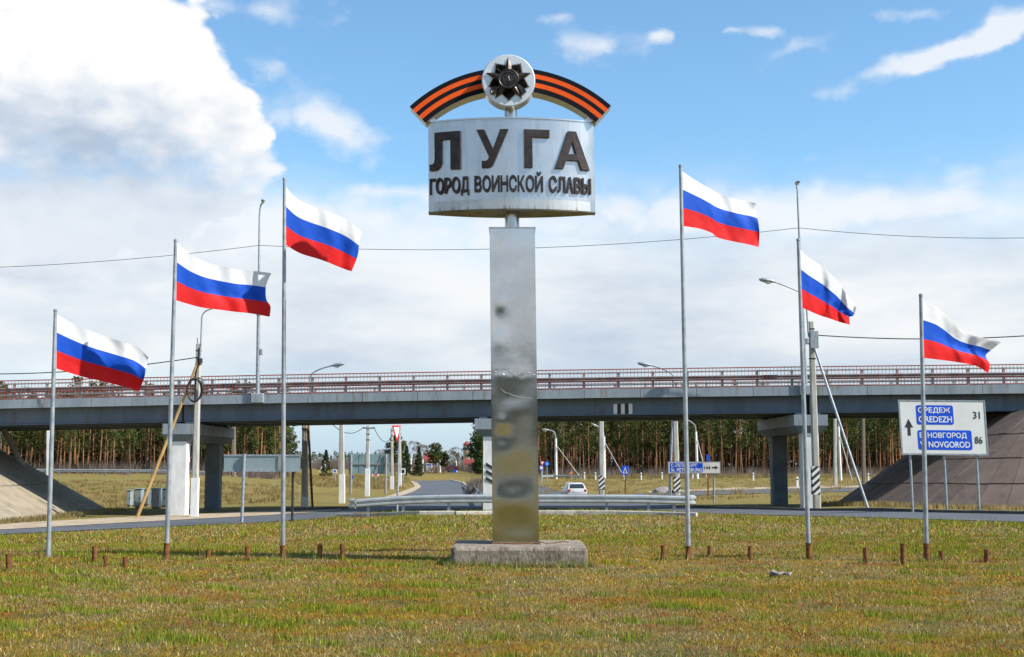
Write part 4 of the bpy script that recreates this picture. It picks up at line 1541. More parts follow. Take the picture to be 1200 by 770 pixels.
GA = [gx(px, 58 + 0.004 * abs(px - 600) / 10) for px in (418, 470, 526, 600, 711, 760, 806)]
dd = [0]
for a_, b_ in zip(GA[:-1], GA[1:]):
    dd.append(dd[-1] + (b_ - a_).length)
rail_thing('long galvanised guard rail standing behind the pale kerb', GA, 0.82, [0.5, dd[1] + 0.1, dd[2], lerp(dd[2], dd[3], 0.9), dd[4], dd[5], dd[6] - 0.6])
GB = [gx(px, y) for px, y in ((566, 88), (561, 100), (556, 118), (553, 140), (548, 165))]
rail_thing('guard rail beside the far bend next to the middle pier', GB, 0.9, [1, 12, 24, 36, 50], False, end_flare=False)
GC = [gx(px, y) for px, y in ((-30, 170), (60, 168), (140, 166), (212, 164), (240, 163))]
rail_thing('distant guard rail along the raised road before the left pine wood', GC, 0.85, [2 + 3.2 * i for i in range(9)], False, end_flare=False)
GD = [gx(px, y) for px, y in ((634, 238), (650, 240), (668, 236), (682, 228))]
rail_thing('dark low barrier beside the far lamp post behind the pillar', GD, 0.7, [0.5, 3, 6], False, end_flare=False)


# ================================================================== posts, lamps, poles
def stripe_material(name, s=9.0):
    m = bpy.data.materials.new(name)
    m.use_nodes = True
    t = NT(m.node_tree)
    out = t.n('ShaderNodeOutputMaterial')
    p = t.n('ShaderNodeBsdfPrincipled')
    t.link(p.outputs[0], out.inputs[0])
    p.inputs['Roughness'].default_value = 0.7
    sp = t.n('ShaderNodeSeparateXYZ')
    tc = t.n('ShaderNodeTexCoord')
    t.link(tc.outputs['Object'], sp.inputs[0])
    k = t.m('FRACT', t.m('MULTIPLY', t.m('SUBTRACT', sp.outputs[2], t.m('MULTIPLY', sp.outputs[0], 0.9)), s))
    t.link(t.mix(t.m('GREATER_THAN', k, 0.5), (0.70, 0.70, 0.68), (0.02, 0.02, 0.02)), p.inputs['Base Color'])
    return m


M_STRIPE = stripe_material('black_white_hazard_bands', 2.5)


def curve(p0, p1, p2, n=8):
    return [p0 * (1 - t) ** 2 + p1 * 2 * t * (1 - t) + p2 * t * t for t in [i / n for i in range(n + 1)]]


def lamp_head(parent, p, d, s=1.0):
    """cobra head at p pointing along d"""
    d = Vector(d).normalized()
    body = MB().tube([p - d * 0.1 * s, p + d * 0.05 * s, p + d * 0.3 * s, p + d * 0.62 * s, p + d * 0.75 * s], [0.045 * s, 0.09 * s, 0.15 * s, 0.13 * s, 0.05 * s], 10)
    body.xf(lambda q: (q.x, q.y, p.z + (q.z - p.z) * 0.75))
    o = part(body, 'lamp_head', M_GALV, parent, 50)
    part(MB().tube([p + d * 0.12 * s - Vector((0, 0, 0.05 * s)), p + d * 0.3 * s - Vector((0, 0, 0.09 * s)), p + d * 0.6 * s - Vector((0, 0, 0.07 * s))], [0.05 * s, 0.115 * s, 0.05 * s], 8), 'lens', M_WHITE, o, 50)


def wire(label, pts, sag, r=0.014, n=16):
    """hanging wire through the given points"""
    line = []
    for a, b in zip(pts[:-1], pts[1:]):
        for i in range(n):
            f = i / n
            q = Vector(a).lerp(Vector(b), f)
            q.z -= sag * 4 * f * (1 - f)
            line.append(q)
    line.append(Vector(pts[-1]))
    mid_ = line[0]
    o = part(MB().tube(line, r, 5), 'overhead_wire', M_RUBBER)
    o.data.transform(Matrix.Translation(-mid_))
    o.location = mid_
    tag(o, label, 'wire')


# two tall lamps standing on the near edge of the bridge
def bridge_lamp(px, toppx, toprow, headpx, headrow, label):
    s = s_of_px(px, 0.0)
    q = bp(s, -0.16)
    root = thing('street_lamp', bp(s, -0.16, -0.55), label, 'street lamp', 'lamps on the near edge of the bridge')
    part(MB().bbox(q.x - 0.36, q.x + 0.36, q.y - 0.2, q.y + 0.15, q.z - 0.5, q.z + 0.06, 0.03), 'pedestal', M_FASCIA, root)
    tp = at(toppx, toprow, q.y)
    hd = at(headpx, headrow, q.y)
    mid_ = q.lerp(tp, 0.42)
    part(MB().tube([q + Vector((0, 0, 0.05)), mid_], [0.12, 0.10], 12), 'lower_mast', M_GALV, root, 40)
    part(MB().tube([mid_ - Vector((0, 0, 0.05)), tp - Vector((0, 0, 0.6))] + curve(tp - Vector((0, 0, 0.55)), tp + Vector((0, 0, 0.1)), hd, 6), [0.075, 0.06] + [0.05] * 7, 10), 'upper_mast', M_GALV, root, 40)
    b = q.lerp(tp, 0.225)
    part(MB().bbox(b.x + 0.1, b.x + 0.26, b.y - 0.1, b.y + 0.1, b.z - 0.2, b.z + 0.15, 0.02), 'junction_box', M_GALV, root)
    part(MB().tube([q.lerp(tp, 0.42) - Vector((0, 0, 0.06)), q.lerp(tp, 0.42) + Vector((0, 0, 0.06))], 0.13, 12), 'joint_ring', M_GALV, root)
    dd_ = hd - tp
    lamp_head(root, hd, (dd_.x if abs(dd_.x) > 0.2 else 0.15, -0.2 if abs(dd_.x) > 0.2 else -1, 0), 0.8)
    return tp


bridge_lamp(302.5, 304.5, 241, 308.5, 236.5, 'tall slim lamp on the bridge edge between the left flags')
bridge_lamp(944, 934.5, 219, 932.5, 215, 'tall slim lamp on the bridge edge rising behind the drooping flag')
YB = 79.5
w1, w2 = at(304.3, 287.5, 77.4), at(936, 267, 75.6)
wire('overhead wire strung between the two tall bridge lamps', [w1, w2], 0.68, 0.016, 30)
wire('overhead wire running left from the tall lamp behind the left flags', [at(-60, 315, 80), w1], 0.25, 0.016, 16)
wire('overhead wire running right from the tall lamp behind the drooping flag', [w2, at(1260, 277, 73)], 0.3, 0.016, 16)


# lamps on the far edge
def far_lamp(basepx, arm, label):
    s = s_of_px(basepx, WID)
    q = bp(s, WID + 0.1)
    root = thing('street_lamp', q, label, 'street lamp', 'lamps on the far edge of the bridge')
    pts = [at(a, b, q.y) for a, b in arm]
    part(MB().tube([q] + [pts[0]] + curve(pts[0], pts[1], pts[2], 8)[1:], [0.09, 0.07] + [0.05] * 8, 10), 'mast', M_GALV, root, 40)
    lamp_head(root, pts[2], pts[2] - pts[1], 1.15)


far_lamp(363.5, [(363.5, 442), (365, 434), (389, 428.5)], 'curved-arm lamp behind the bridge railing left of the monument')
far_lamp(789, [(789, 441), (787, 434), (762, 428)], 'curved-arm lamp behind the bridge railing right of the monument')


def utility_pole(label, pxb, Y, pxt, rowt, r0=0.17, r1=0.11, m=None, group=None, white_to=None, base_lift=0.0, bands=True):
    g_ = onground(pxb, Y, base_lift)
    t_ = at(pxt, rowt, Y)
    root = thing('utility_pole', g_, label, 'utility pole', group)
    n = 4
    mb = MB()
    # square concrete pole with chamfered corners
    vs_ = []
    for f in (0, 1):
        c = (g_ - Vector((0, 0, 0.2))).lerp(t_, f)
        h = lerp(r0, r1, f)
        k = h * 0.35
        for (x, y) in ((h, -h + k), (h, h - k), (h - k, h), (-h + k, h), (-h, h - k), (-h, -h + k), (-h + k, -h), (h - k, -h)):
            vs_.append((c.x + x, c.y + y, c.z))
    mb.add(vs_, [(i, (i + 1) % 8, 8 + (i + 1) % 8, 8 + i) for i in range(8)] + [tuple(range(8, 16))])
    part(mb, 'shaft', m or M_POLE_CONC, root)
    if white_to:
        f1 = (at(pxb, white_to, Y).z - g_.z) / (t_.z - g_.z)
        a_, b_ = g_, g_.lerp(t_, f1)
        h = lerp(r0, r1, f1 / 2) + 0.012
        part(MB().add([(c.x + x * h, c.y + y * h, c.z) for c in (a_, b_) for x, y in ((-1, -1), (1, -1), (1, 1), (-1, 1))],
                      [(0, 1, 5, 4), (1, 2, 6, 5), (2, 3, 7, 6), (3, 0, 4, 7), (4, 5, 6, 7)]), 'whitewash', M_WHITE_CONC, root)
    if bands:
        mb = MB()
        for f in (0.80, 0.88, 0.96):
            c = g_.lerp(t_, f)
            h = lerp(r0, r1, f) + 0.015
            mb.box(c.x - h, c.x + h, c.y - h, c.y + h, c.z - 0.03, c.z + 0.03)
        part(mb, 'clamp_band', M_BLACK, root)
    return root, g_, t_


# left pole with timber prop, cable coil and lamp arm
root, g_, t_ = utility_pole('leaning concrete pole with a black cable coil before the left pier', 228.5, 75.5, 233, 403, 0.19, 0.13, white_to=560)
pipe = at(235.5, 402, 75.4)
part(MB().tube([at(234, 425, 75.35), pipe, at(236.5, 372, 75.4)] + curve(at(236.5, 372, 75.4), at(237, 362, 75.4), at(258, 360, 75.4), 6)[1:], [0.05, 0.05, 0.045] + [0.04] * 6, 8), 'lamp_arm', M_GALV, root, 40)
lamp_head(root, at(258, 360, 75.4), (1, 0, 0.05), 1.1)
ring = MB()
c_ = at(228, 457, 75.1)
for k in range(3):
    ring.tube([(c_.x + (0.36 + 0.02 * k) * math.cos(a) + 0.02 * k, c_.y - 0.05 * k + 0.12 * math.cos(a), c_.z + (0.66 - 0.02 * k) * math.sin(a)) for a in [2 * math.pi * i / 28 for i in range(29)]], 0.06, 6, cap=False)
coil = part(ring, 'cable_coil', M_RUBBER, root, 50)
part(MB().tube([at(233, 408, 75.2), at(232, 424, 75.2), at(229, 440, 75.15), at(228.5, 470, 75.1)], 0.05, 6), 'cable', M_RUBBER, root)
part(MB().tube([at(234.6, 420, 75.2), at(234.4, 426, 75.2)], 0.14, 8), 'insulator', M_BLACK, root)
part(MB().tube([at(231.3, 402.5, 75.4), at(231.3, 396, 75.4)], 0.025, 6), 'spike', M_RUST, root)
o = part(MB().tube([onground(160.5, 74.6) - Vector((0, 0, 0.1)), at(232, 424, 75.2)], [0.10, 0.075], 9), 'timber_prop', M_WOOD, root)
o['label'] = 'pale timber prop leaning against the pole'
wire('cable running left from the pole with the coil', [at(-60, 437.5, 80), at(233, 418.5, 75.3)], 0.35, 0.03, 20)
# right pole with stripes, steel stay and lamp arm
root, g_, t_ = utility_pole('concrete pole with hazard bands and a steel stay before the right pier', 957, 74.2, 950.5, 377, 0.2, 0.14)
part(MB().tube([at(952, 400, 74.0), onground(1017, 71.5) - Vector((0, 0, 0.1))], 0.075, 10), 'stay', M_GALV, root, 40)
part(MB().tube([at(947.5, 395, 74.0), at(946, 372, 74.0), at(944.5, 348, 74.0)] + curve(at(944.5, 348, 74.0), at(943, 343, 74.0), at(908, 330.5, 74.0), 6)[1:], [0.05, 0.05, 0.045] + [0.04] * 6, 8), 'lamp_arm', M_GALV, root, 40)
lamp_head(root, at(907, 330, 74.0), (-1, 0, 0.22), 1.15)
za, zb = at(956, 579.5, 74.2), at(955, 546.5, 74.2)
h = 0.205
sb = part(MB().add([(c.x + x * h, c.y + y * h, c.z) for c in (za, zb) for x, y in ((-1, -1), (1, -1), (1, 1), (-1, 1))], [(0, 1, 5, 4), (1, 2, 6, 5), (2, 3, 7, 6), (3, 0, 4, 7)]), 'hazard_band', M_STRIPE, root)
part(MB().tube([at(952, 392, 74.0), at(954.5, 392, 73.9)], 0.16, 8), 'insulator', M_BLACK, root)
part(MB().box(*[q for ab in zip((at(949.5, 400, 74).x, 73.8, at(950, 408, 73.9).z), (at(953.5, 400, 75).x, 74.0, at(950, 388, 73.9).z)) for q in ab]), 'bracket', M_GALV, root)
wire('cable running right from the striped concrete pole', [at(953, 392.5, 74.0), at(1260, 389, 71)], 0.3, 0.03, 20)

# poles under and beyond the bridge
root, g_, t_ = utility_pole('concrete pole with a dark raking brace beside the arrow sign', 357.5, 90, 357.5, 480, 0.22, 0.18, white_to=582)
part(MB().tube([onground(366.5, 89.5), at(360.5, 484, 90)], 0.08, 8), 'brace', M_RUST, root)
utility_pole('pale concrete pole with whitewashed foot left of the grey billboard', 401, 98, 400.5, 470, 0.2, 0.15, white_to=556)
root, gp, tp2 = utility_pole('pale concrete pole carrying wires in front of the grey billboard', 430.5, 119, 431.5, 499, 0.2, 0.14, white_to=549)
part(MB().tube([tp2 + Vector((-0.5, 0, -0.2)), tp2 + Vector((0.6, 0, -0.2))], 0.06, 6), 'crossarm', M_BLACK, root)
wire('slack wire from the billboard pole back to the left', [at(385, 492, 105), tp2 + Vector((-0.4, 0, -0.1))], 0.8, 0.03, 12)
wire('slack wire from the billboard pole to the far poles', [tp2 + Vector((0.5, 0, -0.1)), at(459, 512, 150)], 0.9, 0.03, 12)
utility_pole('slim concrete pole just left of the yield sign', 459.3, 150, 459.3, 502, 0.19, 0.13, white_to=558)
utility_pole('paler concrete pole just right of the yield sign', 468.7, 158, 468.3, 500, 0.2, 0.14, white_to=555)
utility_pole('brown timber pole seen beyond the left pier', 273.5, 180, 274, 470, 0.28, 0.2, mat('old_pole_timber', (0.20, 0.16, 0.12), None, 5, 0.9))
utility_pole('slim white pole at the far side of the meadow', 398, 210, 398, 518, 0.17, 0.12, m=M_WHITE_CONC, bands=False)
utility_pole('pale post against the pines near the left slope', 57, 150, 57, 503, 0.28, 0.2, m=M_WHITE_CONC, bands=False)
root, g_, t_ = utility_pole('concrete pole with low hazard bands behind the white car', 705, 112, 704.5, 470, 0.22, 0.18)
za, zb = at(705, 573, 112), at(705, 557.5, 112)
h = 0.245
part(MB().add([(c.x + x * h, c.y + y * h, c.z) for c in (za, zb) for x, y in ((-1, -1), (1, -1), (1, 1), (-1, 1))], [(0, 1, 5, 4), (1, 2, 6, 5), (2, 3, 7, 6), (3, 0, 4, 7)]), 'hazard_band', M_STRIPE, root)
root, g_, t_ = utility_pole('concrete pole with hazard bands behind the blue direction sign', 793.5, 108, 790.5, 470, 0.24, 0.19)
za, zb = at(793.5, 576, 108), at(793, 558.5, 108)
h = 0.262
part(MB().add([(c.x + x * h, c.y + y * h, c.z) for c in (za, zb) for x, y in ((-1, -1), (1, -1), (1, 1), (-1, 1))], [(0, 1, 5, 4), (1, 2, 6, 5), (2, 3, 7, 6), (3, 0, 4, 7)]), 'hazard_band', M_STRIPE, root)
part(MB().tube([onground(784, 107.5), at(788.5, 486, 108)], 0.09, 8), 'brace', M_GALV, root)
utility_pole('weathered pole against the wood right of the right pier', 979, 165, 978.5, 480, 0.22, 0.17, bands=False)
utility_pole('brown pole at the wood edge near the right slope', 1012.5, 175, 1011.5, 470, 0.22, 0.17, mat('old_pole_timber', (0.2, 0.16, 0.12)), bands=False)


def far_mast(label, pxb, Y, post_top, bend_, head, stay=None):
    g_ = onground(pxb, Y)
    root = thing('street_lamp', g_, label, 'street lamp', 'white lamp posts along the pine wood')
    a, b, c = at(*post_top, Y), at(*bend_, Y), at(*head, Y)
    part(MB().tube([g_ - Vector((0, 0, .2)), a], [0.26, 0.20], 8), 'post', M_WHITE_CONC, root, 40)
    part(MB().tube([a] + curve(a.lerp(b, .6), b, c, 6), 0.11, 7), 'arm', M_GALV, root, 40)
    lamp_head(root, c, c - b, 1.7)
    if stay:
        s0, s1 = at(stay[0], stay[1], Y), onground(stay[2], Y - 4)
        part(MB().tube([s0, s1], 0.075, 6), 'stay', M_POLE_CONC, root, 40)


far_mast('white lamp post with a slanting stay nearest the pillar', 651.8, 240, (651.3, 514), (650, 505), (643, 504), (652, 522, 682))
far_mast('white lamp post hidden half behind the striped pole by the car', 708.5, 240, (707.8, 512), (706.5, 503), (700, 499.5), (709, 519, 733))
far_mast('white lamp post behind the blue direction sign', 817.5, 240, (815.5, 506), (814.5, 497), (807, 493), (817, 515, 829))
far_mast('white lamp post right of the right pier', 985.5, 215, (982.5, 500), (982, 490), (975, 487), (984, 510, 999))
far_mast('small curved lamp over the far road left of the white billboard', 481.5, 330, (481.3, 537), (481, 531), (476, 530.5))
far_mast('small curved lamp just left of the white billboard', 495.3, 330, (495.2, 538), (495, 532), (490, 532))
far_mast('small curved lamp behind the white billboard', 515.5, 330, (515.3, 539), (515, 534), (510, 533))
far_mast('small curved lamp right of the white billboard before bare trees', 534.5, 340, (534.2, 540), (534, 536), (531, 535))
far_mast('small lamp post among the far spruces left of the billboard', 381, 290, (380.9, 542), (380.8, 537), (377, 537), (380.5, 540, 374))

# white marker posts along the far road
for i, (px, Y) in enumerate(((685, 235), (698, 232), (732, 225), (751.5, 225), (776, 232), (812, 232), (883, 215), (934.5, 160), (942, 205), (1018, 200))):
    g_ = onground(px, Y)
    hgt = 1.25
    mb = MB().bbox(g_.x - 0.12, g_.x + 0.12, g_.y - 0.1, g_.y + 0.1, g_.z - 0.2, g_.z + hgt, 0.04)
    o = part(mb, 'marker_post', M_WHITE)
    o.data.transform(Matrix.Translation(-g_))
    o.location = g_
    part(MB().box(g_.x - 0.125, g_.x + 0.125, g_.y - 0.105, g_.y + 0.105, g_.z + hgt - 0.36, g_.z + hgt - 0.24), 'black_band', M_BLACK, o)
    tag(o, 'small white marker post beside the far road, %s from the pillar' % ORD[i], 'marker post', 'white marker posts along the far road')


# ================================================================== signs
M_SIGNBACK = mat('sign_back_zinc', (0.33, 0.40, 0.42), (0.27, 0.34, 0.36), 0.8, 0.55, 0.3)


def sign_board_local(root, o, w, h_, y=0.0, m=M_WHITE, name='panel', fr=M_GALV):
    """panel w x h with its lower left corner at o (world), facing -y"""
    p = part(MB().bbox(o.x, o.x + w, o.y, o.y + 0.05, o.z, o.z + h_, 0.012), name, m, root)
    mb = MB()
    b = 0.05 * min(1, h_)
    mb.box(o.x - b, o.x + w + b, o.y - 0.01, o.y + 0.06, o.z - b, o.z - 0.002)
    mb.box(o.x - b, o.x + w + b, o.y - 0.01, o.y + 0.06, o.z + h_ + 0.002, o.z + h_ + b)
    mb.box(o.x - b, o.x - 0.002, o.y - 0.01, o.y + 0.06, o.z - 0.0015, o.z + h_ + 0.0015)
    mb.box(o.x + w + 0.002, o.x + w + b, o.y - 0.01, o.y + 0.06, o.z - 0.0015, o.z + h_ + 0.0015)
    part(mb, 'edge_trim', fr, p)
    return p


def rrect(x0, x1, z0, z1, r, n=4):
    pts = []
    for cx, cz, a0 in ((x1 - r, z0 + r, -90), (x1 - r, z1 - r, 0), (x0 + r, z1 - r, 90), (x0 + r, z0 + r, 180)):
        for i in range(n + 1):
            a = R(a0 + 90 * i / n)
            pts.append((cx + r * math.cos(a), cz + r * math.sin(a)))
    return pts


def place_tilted(objs_root, angle, pivot):
    objs_root.rotation_euler = (0, angle, 0)


# big direction sign on the right
SY = 61.5
o_ = at(1058, 531.5, SY)
e_ = at(1157, 531.5, SY)
W_ = e_.x - o_.x
H_ = at(1100, 470, SY).z - at(1100, 531.5, SY).z
root = thing('direction_sign', onground(1109, SY), 'large white direction sign with two blue town panels on three posts', 'road sign')


def skew(mb):   # the panel hangs slightly askew, clockwise at its top left
    return mb.xf(lambda p: (p.x - 0.035 * (p.z - o_.z), p.y, p.z - 0.008 * (p.x - o_.x)))


pn = part(skew(MB().bbox(o_.x, o_.x + W_, SY, SY + 0.05, o_.z, o_.z + H_, 0.015)), 'panel', mat('reflective_white', (0.72, 0.71, 0.67), (0.66, 0.65, 0.61), 0.8, 0.5), root)
mb = MB()
b = 0.06
for q in ((o_.x - b, o_.x + W_ + b, o_.z - b, o_.z - 0.001), (o_.x - b, o_.x + W_ + b, o_.z + H_ + 0.001, o_.z + H_ + b), (o_.x - b, o_.x - 0.001, o_.z, o_.z + H_), (o_.x + W_ + 0.001, o_.x + W_ + b, o_.z, o_.z + H_)):
    mb.box(q[0], q[1], SY - 0.015, SY + 0.06, q[2], q[3])
part(skew(mb), 'edge_trim', M_GALV, pn)


def sgx(f):
    return o_.x + W_ * f


def sgz(f):
    return o_.z + H_ * f


for (x0, x1, z0, z1) in ((0.19, 0.63, 0.555, 0.925), (0.19, 0.83, 0.075, 0.45)):
    part(skew(MB().prism(rrect(sgx(x0), sgx(x1), sgz(z0), sgz(z1), 0.10), SY - 0.008, SY - 0.001)), 'blue_field', M_BLUE, pn)
for (s, x0, x1, z0, z1, mm) in (('ОРЕДЕЖ', .212, .595, .762, .885, M_WHITE), ('OREDEZH', .212, .608, .597, .715, M_WHITE), ('В. НОВГОРОД', .212, .77, .283, .405, M_WHITE), ('V. NOVGOROD', .212, .803, .118, .236, M_WHITE),
                                ('31', .865, .945, .675, .81, M_BLACK), ('86', .865, .955, .20, .335, M_BLACK)):
    part(skew(text_mb(s, sgx(x0), sgx(x1), sgz(z0), sgz(z1), SY - 0.016, SY - 0.009 if mm is M_WHITE else SY - 0.001, 0.02 if mm is M_WHITE else 0.004)), 'lettering', mm, pn)
part(skew(MB().prism([(sgx(.075), sgz(.345)), (sgx(.11), sgz(.345)), (sgx(.11), sgz(.50)), (sgx(.142), sgz(.50)), (sgx(.0925), sgz(.66)), (sgx(.043), sgz(.50)), (sgx(.075), sgz(.50))], SY - 0.01, SY - 0.001)), 'arrow', M_BLACK, pn)
for px in (1069, 1109, 1147):
    b_ = onground(px, SY + 0.12)
    part(MB().tube([b_ - Vector((0, 0, .2)), Vector((b_.x - 0.09, SY + 0.12, sgz(0.93)))], 0.06, 10), 'post', M_GALV, root, 40)

# smaller direction sign under the bridge
SY2 = 94.0
o_, e_ = at(783.5, 554.5, SY2), at(844, 554.5, SY2)
W_, H_ = e_.x - o_.x, at(800, 541.5, SY2).z - at(800, 554.5, SY2).z
root = thing('direction_sign', onground(815, SY2), 'small direction sign with blue field and right arrow under the bridge', 'road sign')
pn = sign_board_local(root, o_, W_, H_, m=mat('reflective_grey', (0.74, 0.74, 0.72), None, 0.8, 0.5))
part(MB().prism(rrect(o_.x + W_ * .025, o_.x + W_ * .665, o_.z + H_ * .08, o_.z + H_ * .92, 0.05), SY2 - 0.008, SY2 - 0.001), 'blue_field', M_BLUE, pn)
part(text_mb('С.-ПЕТЕРБУРГ', o_.x + W_ * .045, o_.x + W_ * .56, o_.z + H_ * .54, o_.z + H_ * .86, SY2 - 0.016, SY2 - 0.009, 0.02), 'lettering', M_WHITE, pn)
part(text_mb('St. PETERSBURG', o_.x + W_ * .045, o_.x + W_ * .65, o_.z + H_ * .13, o_.z + H_ * .45, SY2 - 0.016, SY2 - 0.009, 0.02), 'lettering', M_WHITE, pn)
part(text_mb('144', o_.x + W_ * .69, o_.x + W_ * .81, o_.z + H_ * .36, o_.z + H_ * .64, SY2 - 0.01, SY2 - 0.001, 0.02), 'lettering', M_BLACK, pn)
part(MB().prism([(o_.x + W_ * a, o_.z + H_ * b) for a, b in ((.84, .44), (.91, .44), (.90, .32), (.965, .5), (.90, .68), (.91, .56), (.84, .56))], SY2 - 0.01, SY2 - 0.001), 'arrow', M_BLACK, pn)
for px in (786, 836.5):
    b_ = onground(px, SY2 + 0.12)
    part(MB().tube([b_ - Vector((0, 0, .2)), Vector((b_.x, SY2 + 0.12, o_.z + H_ * 0.9))], 0.07, 8), 'post', M_GALV, root, 40)

# arrow-ended sign seen from behind, left
SY3 = 64.0
o_, e_ = at(262, 552.5, SY3), at(352, 552.5, SY3)
W_, H_ = e_.x - o_.x, at(300, 533, SY3).z - at(300, 552.5, SY3).z
root = thing('arrow_sign', onground(305, SY3), 'zinc back of an arrow-ended sign beside the left carriageway', 'road sign')
for k in range(2):
    a, b = o_.x + W_ * 0.52 * k + 0.005, o_.x + W_ * (0.52 if k == 0 else 1.0) - 0.005
    part(MB().bbox(a, b, SY3, SY3 + 0.04, o_.z, o_.z + H_, 0.01), 'panel', M_SIGNBACK, root)
part(MB().prism([(o_.x + W_ + 0.003, o_.z + H_ * .1), (o_.x + W_ + 0.28, o_.z + H_ * .5), (o_.x + W_ + 0.003, o_.z + H_ * .9)], SY3, SY3 + 0.04), 'arrow_tip', M_BLACK, root)
part(MB().box(o_.x, o_.x + W_, SY3 - 0.03, SY3 - 0.001, o_.z + H_ - 0.07, o_.z + H_ + 0.02), 'top_channel', M_GALV, root)
part(MB().box(o_.x, o_.x + W_, SY3 - 0.03, SY3 - 0.001, o_.z - 0.02, o_.z + 0.05), 'bottom_channel', M_GALV, root)
q = gnd(283.5, 613)
b_ = onground(284, SY3 - 0.16)
part(MB().tube([b_ - Vector((0, 0, .2)), Vector((b_.x + 0.05, SY3 - 0.12, o_.z + H_ + 0.05))], 0.08, 10), 'post', M_GALV, root, 40)
b_ = onground(343, SY3 + 0.12)
part(MB().tube([b_ - Vector((0, 0, .2)), Vector((b_.x, SY3 + 0.12, o_.z + H_ * .9))], 0.06, 10), 'post', M_BLACK, root, 40)
part(MB().box(at(329, 540, SY3).x - 0.12, at(329, 540, SY3).x + 0.12, SY3 - 0.06, SY3 - 0.031, o_.z + 0.04, o_.z + H_ - 0.04), 'clip_plate', M_GREYRAIL, root)

# large billboard seen from behind
SY4 = 126.0
o_, e_ = at(408.5, 555.5, SY4), at(456, 555.5, SY4)
W_, H_ = e_.x - o_.x, at(430, 532, SY4).z - at(430, 555.5, SY4).z
M_BBK = mat('billboard_back', (0.20, 0.30, 0.31), (0.16, 0.24, 0.25), 0.8, 0.6, 0.1)
root = thing('billboard', onground(432, SY4), 'blue-grey corrugated back of a billboard on two posts in the meadow', 'billboard')
for k in range(8):
    part(MB().bbox(o_.x + W_ * k / 8 + 0.008, o_.x + W_ * (k + 1) / 8 - 0.008, SY4 + (0.03 if k % 2 else 0), SY4 + 0.09, o_.z, o_.z + H_, 0.02), 'sheet', M_BBK, root)
part(MB().box(o_.x, o_.x + W_, SY4 - 0.07, SY4 - 0.002, o_.z + H_ * .47, o_.z + H_ * .53), 'cross_beam', M_GREYRAIL, root)
part(MB().tube([(o_.x + W_ * .62, SY4 - 0.05, o_.z), (o_.x + W_ * .84, SY4 - 0.05, o_.z + H_)], 0.04, 6), 'diagonal', M_GREYRAIL, root)
for px in (411, 452):
    b_ = onground(px, SY4 - 0.15)
    part(MB().tube([b_ - Vector((0, 0, .2)), Vector((b_.x, SY4 - 0.15, o_.z + H_))], 0.11, 8), 'post', M_GREYRAIL, root, 40)


# yield sign, turned a little away
YY = 71.0
g_ = onground(465.5, YY)
root = thing('yield_sign', g_, 'red and white triangular yield sign turned edgewise on a slim post', 'road sign')
tl, tr_, tip = at(459.5, 498.5, YY), at(470.3, 498.5, YY + 0.75), at(465.2, 518, YY + 0.35)
nrm = (tr_ - tl).cross(tip - tl).normalized()
if nrm.y > 0:
    nrm = -nrm
cen = (tl + tr_ + tip) / 3


def tri_plate(k, d0, d1):
    a = [cen + (q - cen) * k for q in (tl, tr_, tip)]
    return MB().add([tuple(q + nrm * d1) for q in a] + [tuple(q + nrm * d0) for q in a], [(0, 1, 2), (3, 5, 4), (0, 3, 4, 1), (1, 4, 5, 2), (2, 5, 3, 0)])


M_SRED = mat('sign_red', (0.66, 0.02, 0.03), None, 3, 0.45)
pl = part(tri_plate(1.0, -0.03, 0.0), 'plate', M_SRED, root)
part(tri_plate(0.66, 0.002, 0.006), 'white_field', M_WHITE, pl)
part(MB().tube([g_ - Vector((0, 0, .3)), Vector((cen.x + 0.12, cen.y + 0.22, tl.z))], 0.055, 10), 'post', M_GALV, root, 40)

# pedestrian crossing sign
CYY = 130.0
g_ = onground(733, CYY)
root = thing('crossing_sign', g_, 'square blue pedestrian crossing sign on a rusty post', 'road sign')
a_, b_ = at(728.7, 556.5, CYY), at(736.3, 546, CYY)
pl = part(MB().bbox(a_.x, b_.x, CYY - 0.05, CYY, a_.z, b_.z, 0.02), 'plate', M_BLUE, root)
cx, w, z0, h_ = (a_.x + b_.x) / 2, b_.x - a_.x, a_.z, b_.z - a_.z
part(MB().prism([(cx - w * .36, z0 + h_ * .16), (cx + w * .36, z0 + h_ * .16), (cx, z0 + h_ * .86)], CYY - 0.058, CYY - 0.051), 'white_triangle', M_WHITE, pl)
fig = MB().prism([(cx - w * .16, z0 + h_ * .2), (cx - w * .07, z0 + h_ * .2), (cx + w * .01, z0 + h_ * .36), (cx + w * .1, z0 + h_ * .2), (cx + w * .19, z0 + h_ * .2), (cx + w * .06, z0 + h_ * .56), (cx - w * .06, z0 + h_ * .56)], CYY - 0.066, CYY - 0.059)
fig.prism([(cx + w * .05 * math.cos(R(45 * i)), z0 + h_ * .63 + h_ * .05 * math.sin(R(45 * i))) for i in range(8)], CYY - 0.066, CYY - 0.059)
part(fig, 'walking_figure', M_BLACK, pl)
part(MB().tube([g_ - Vector((0, 0, .2)), Vector((g_.x, CYY + 0.05, b_.z))], 0.07, 8), 'post', M_RUST, root, 40)


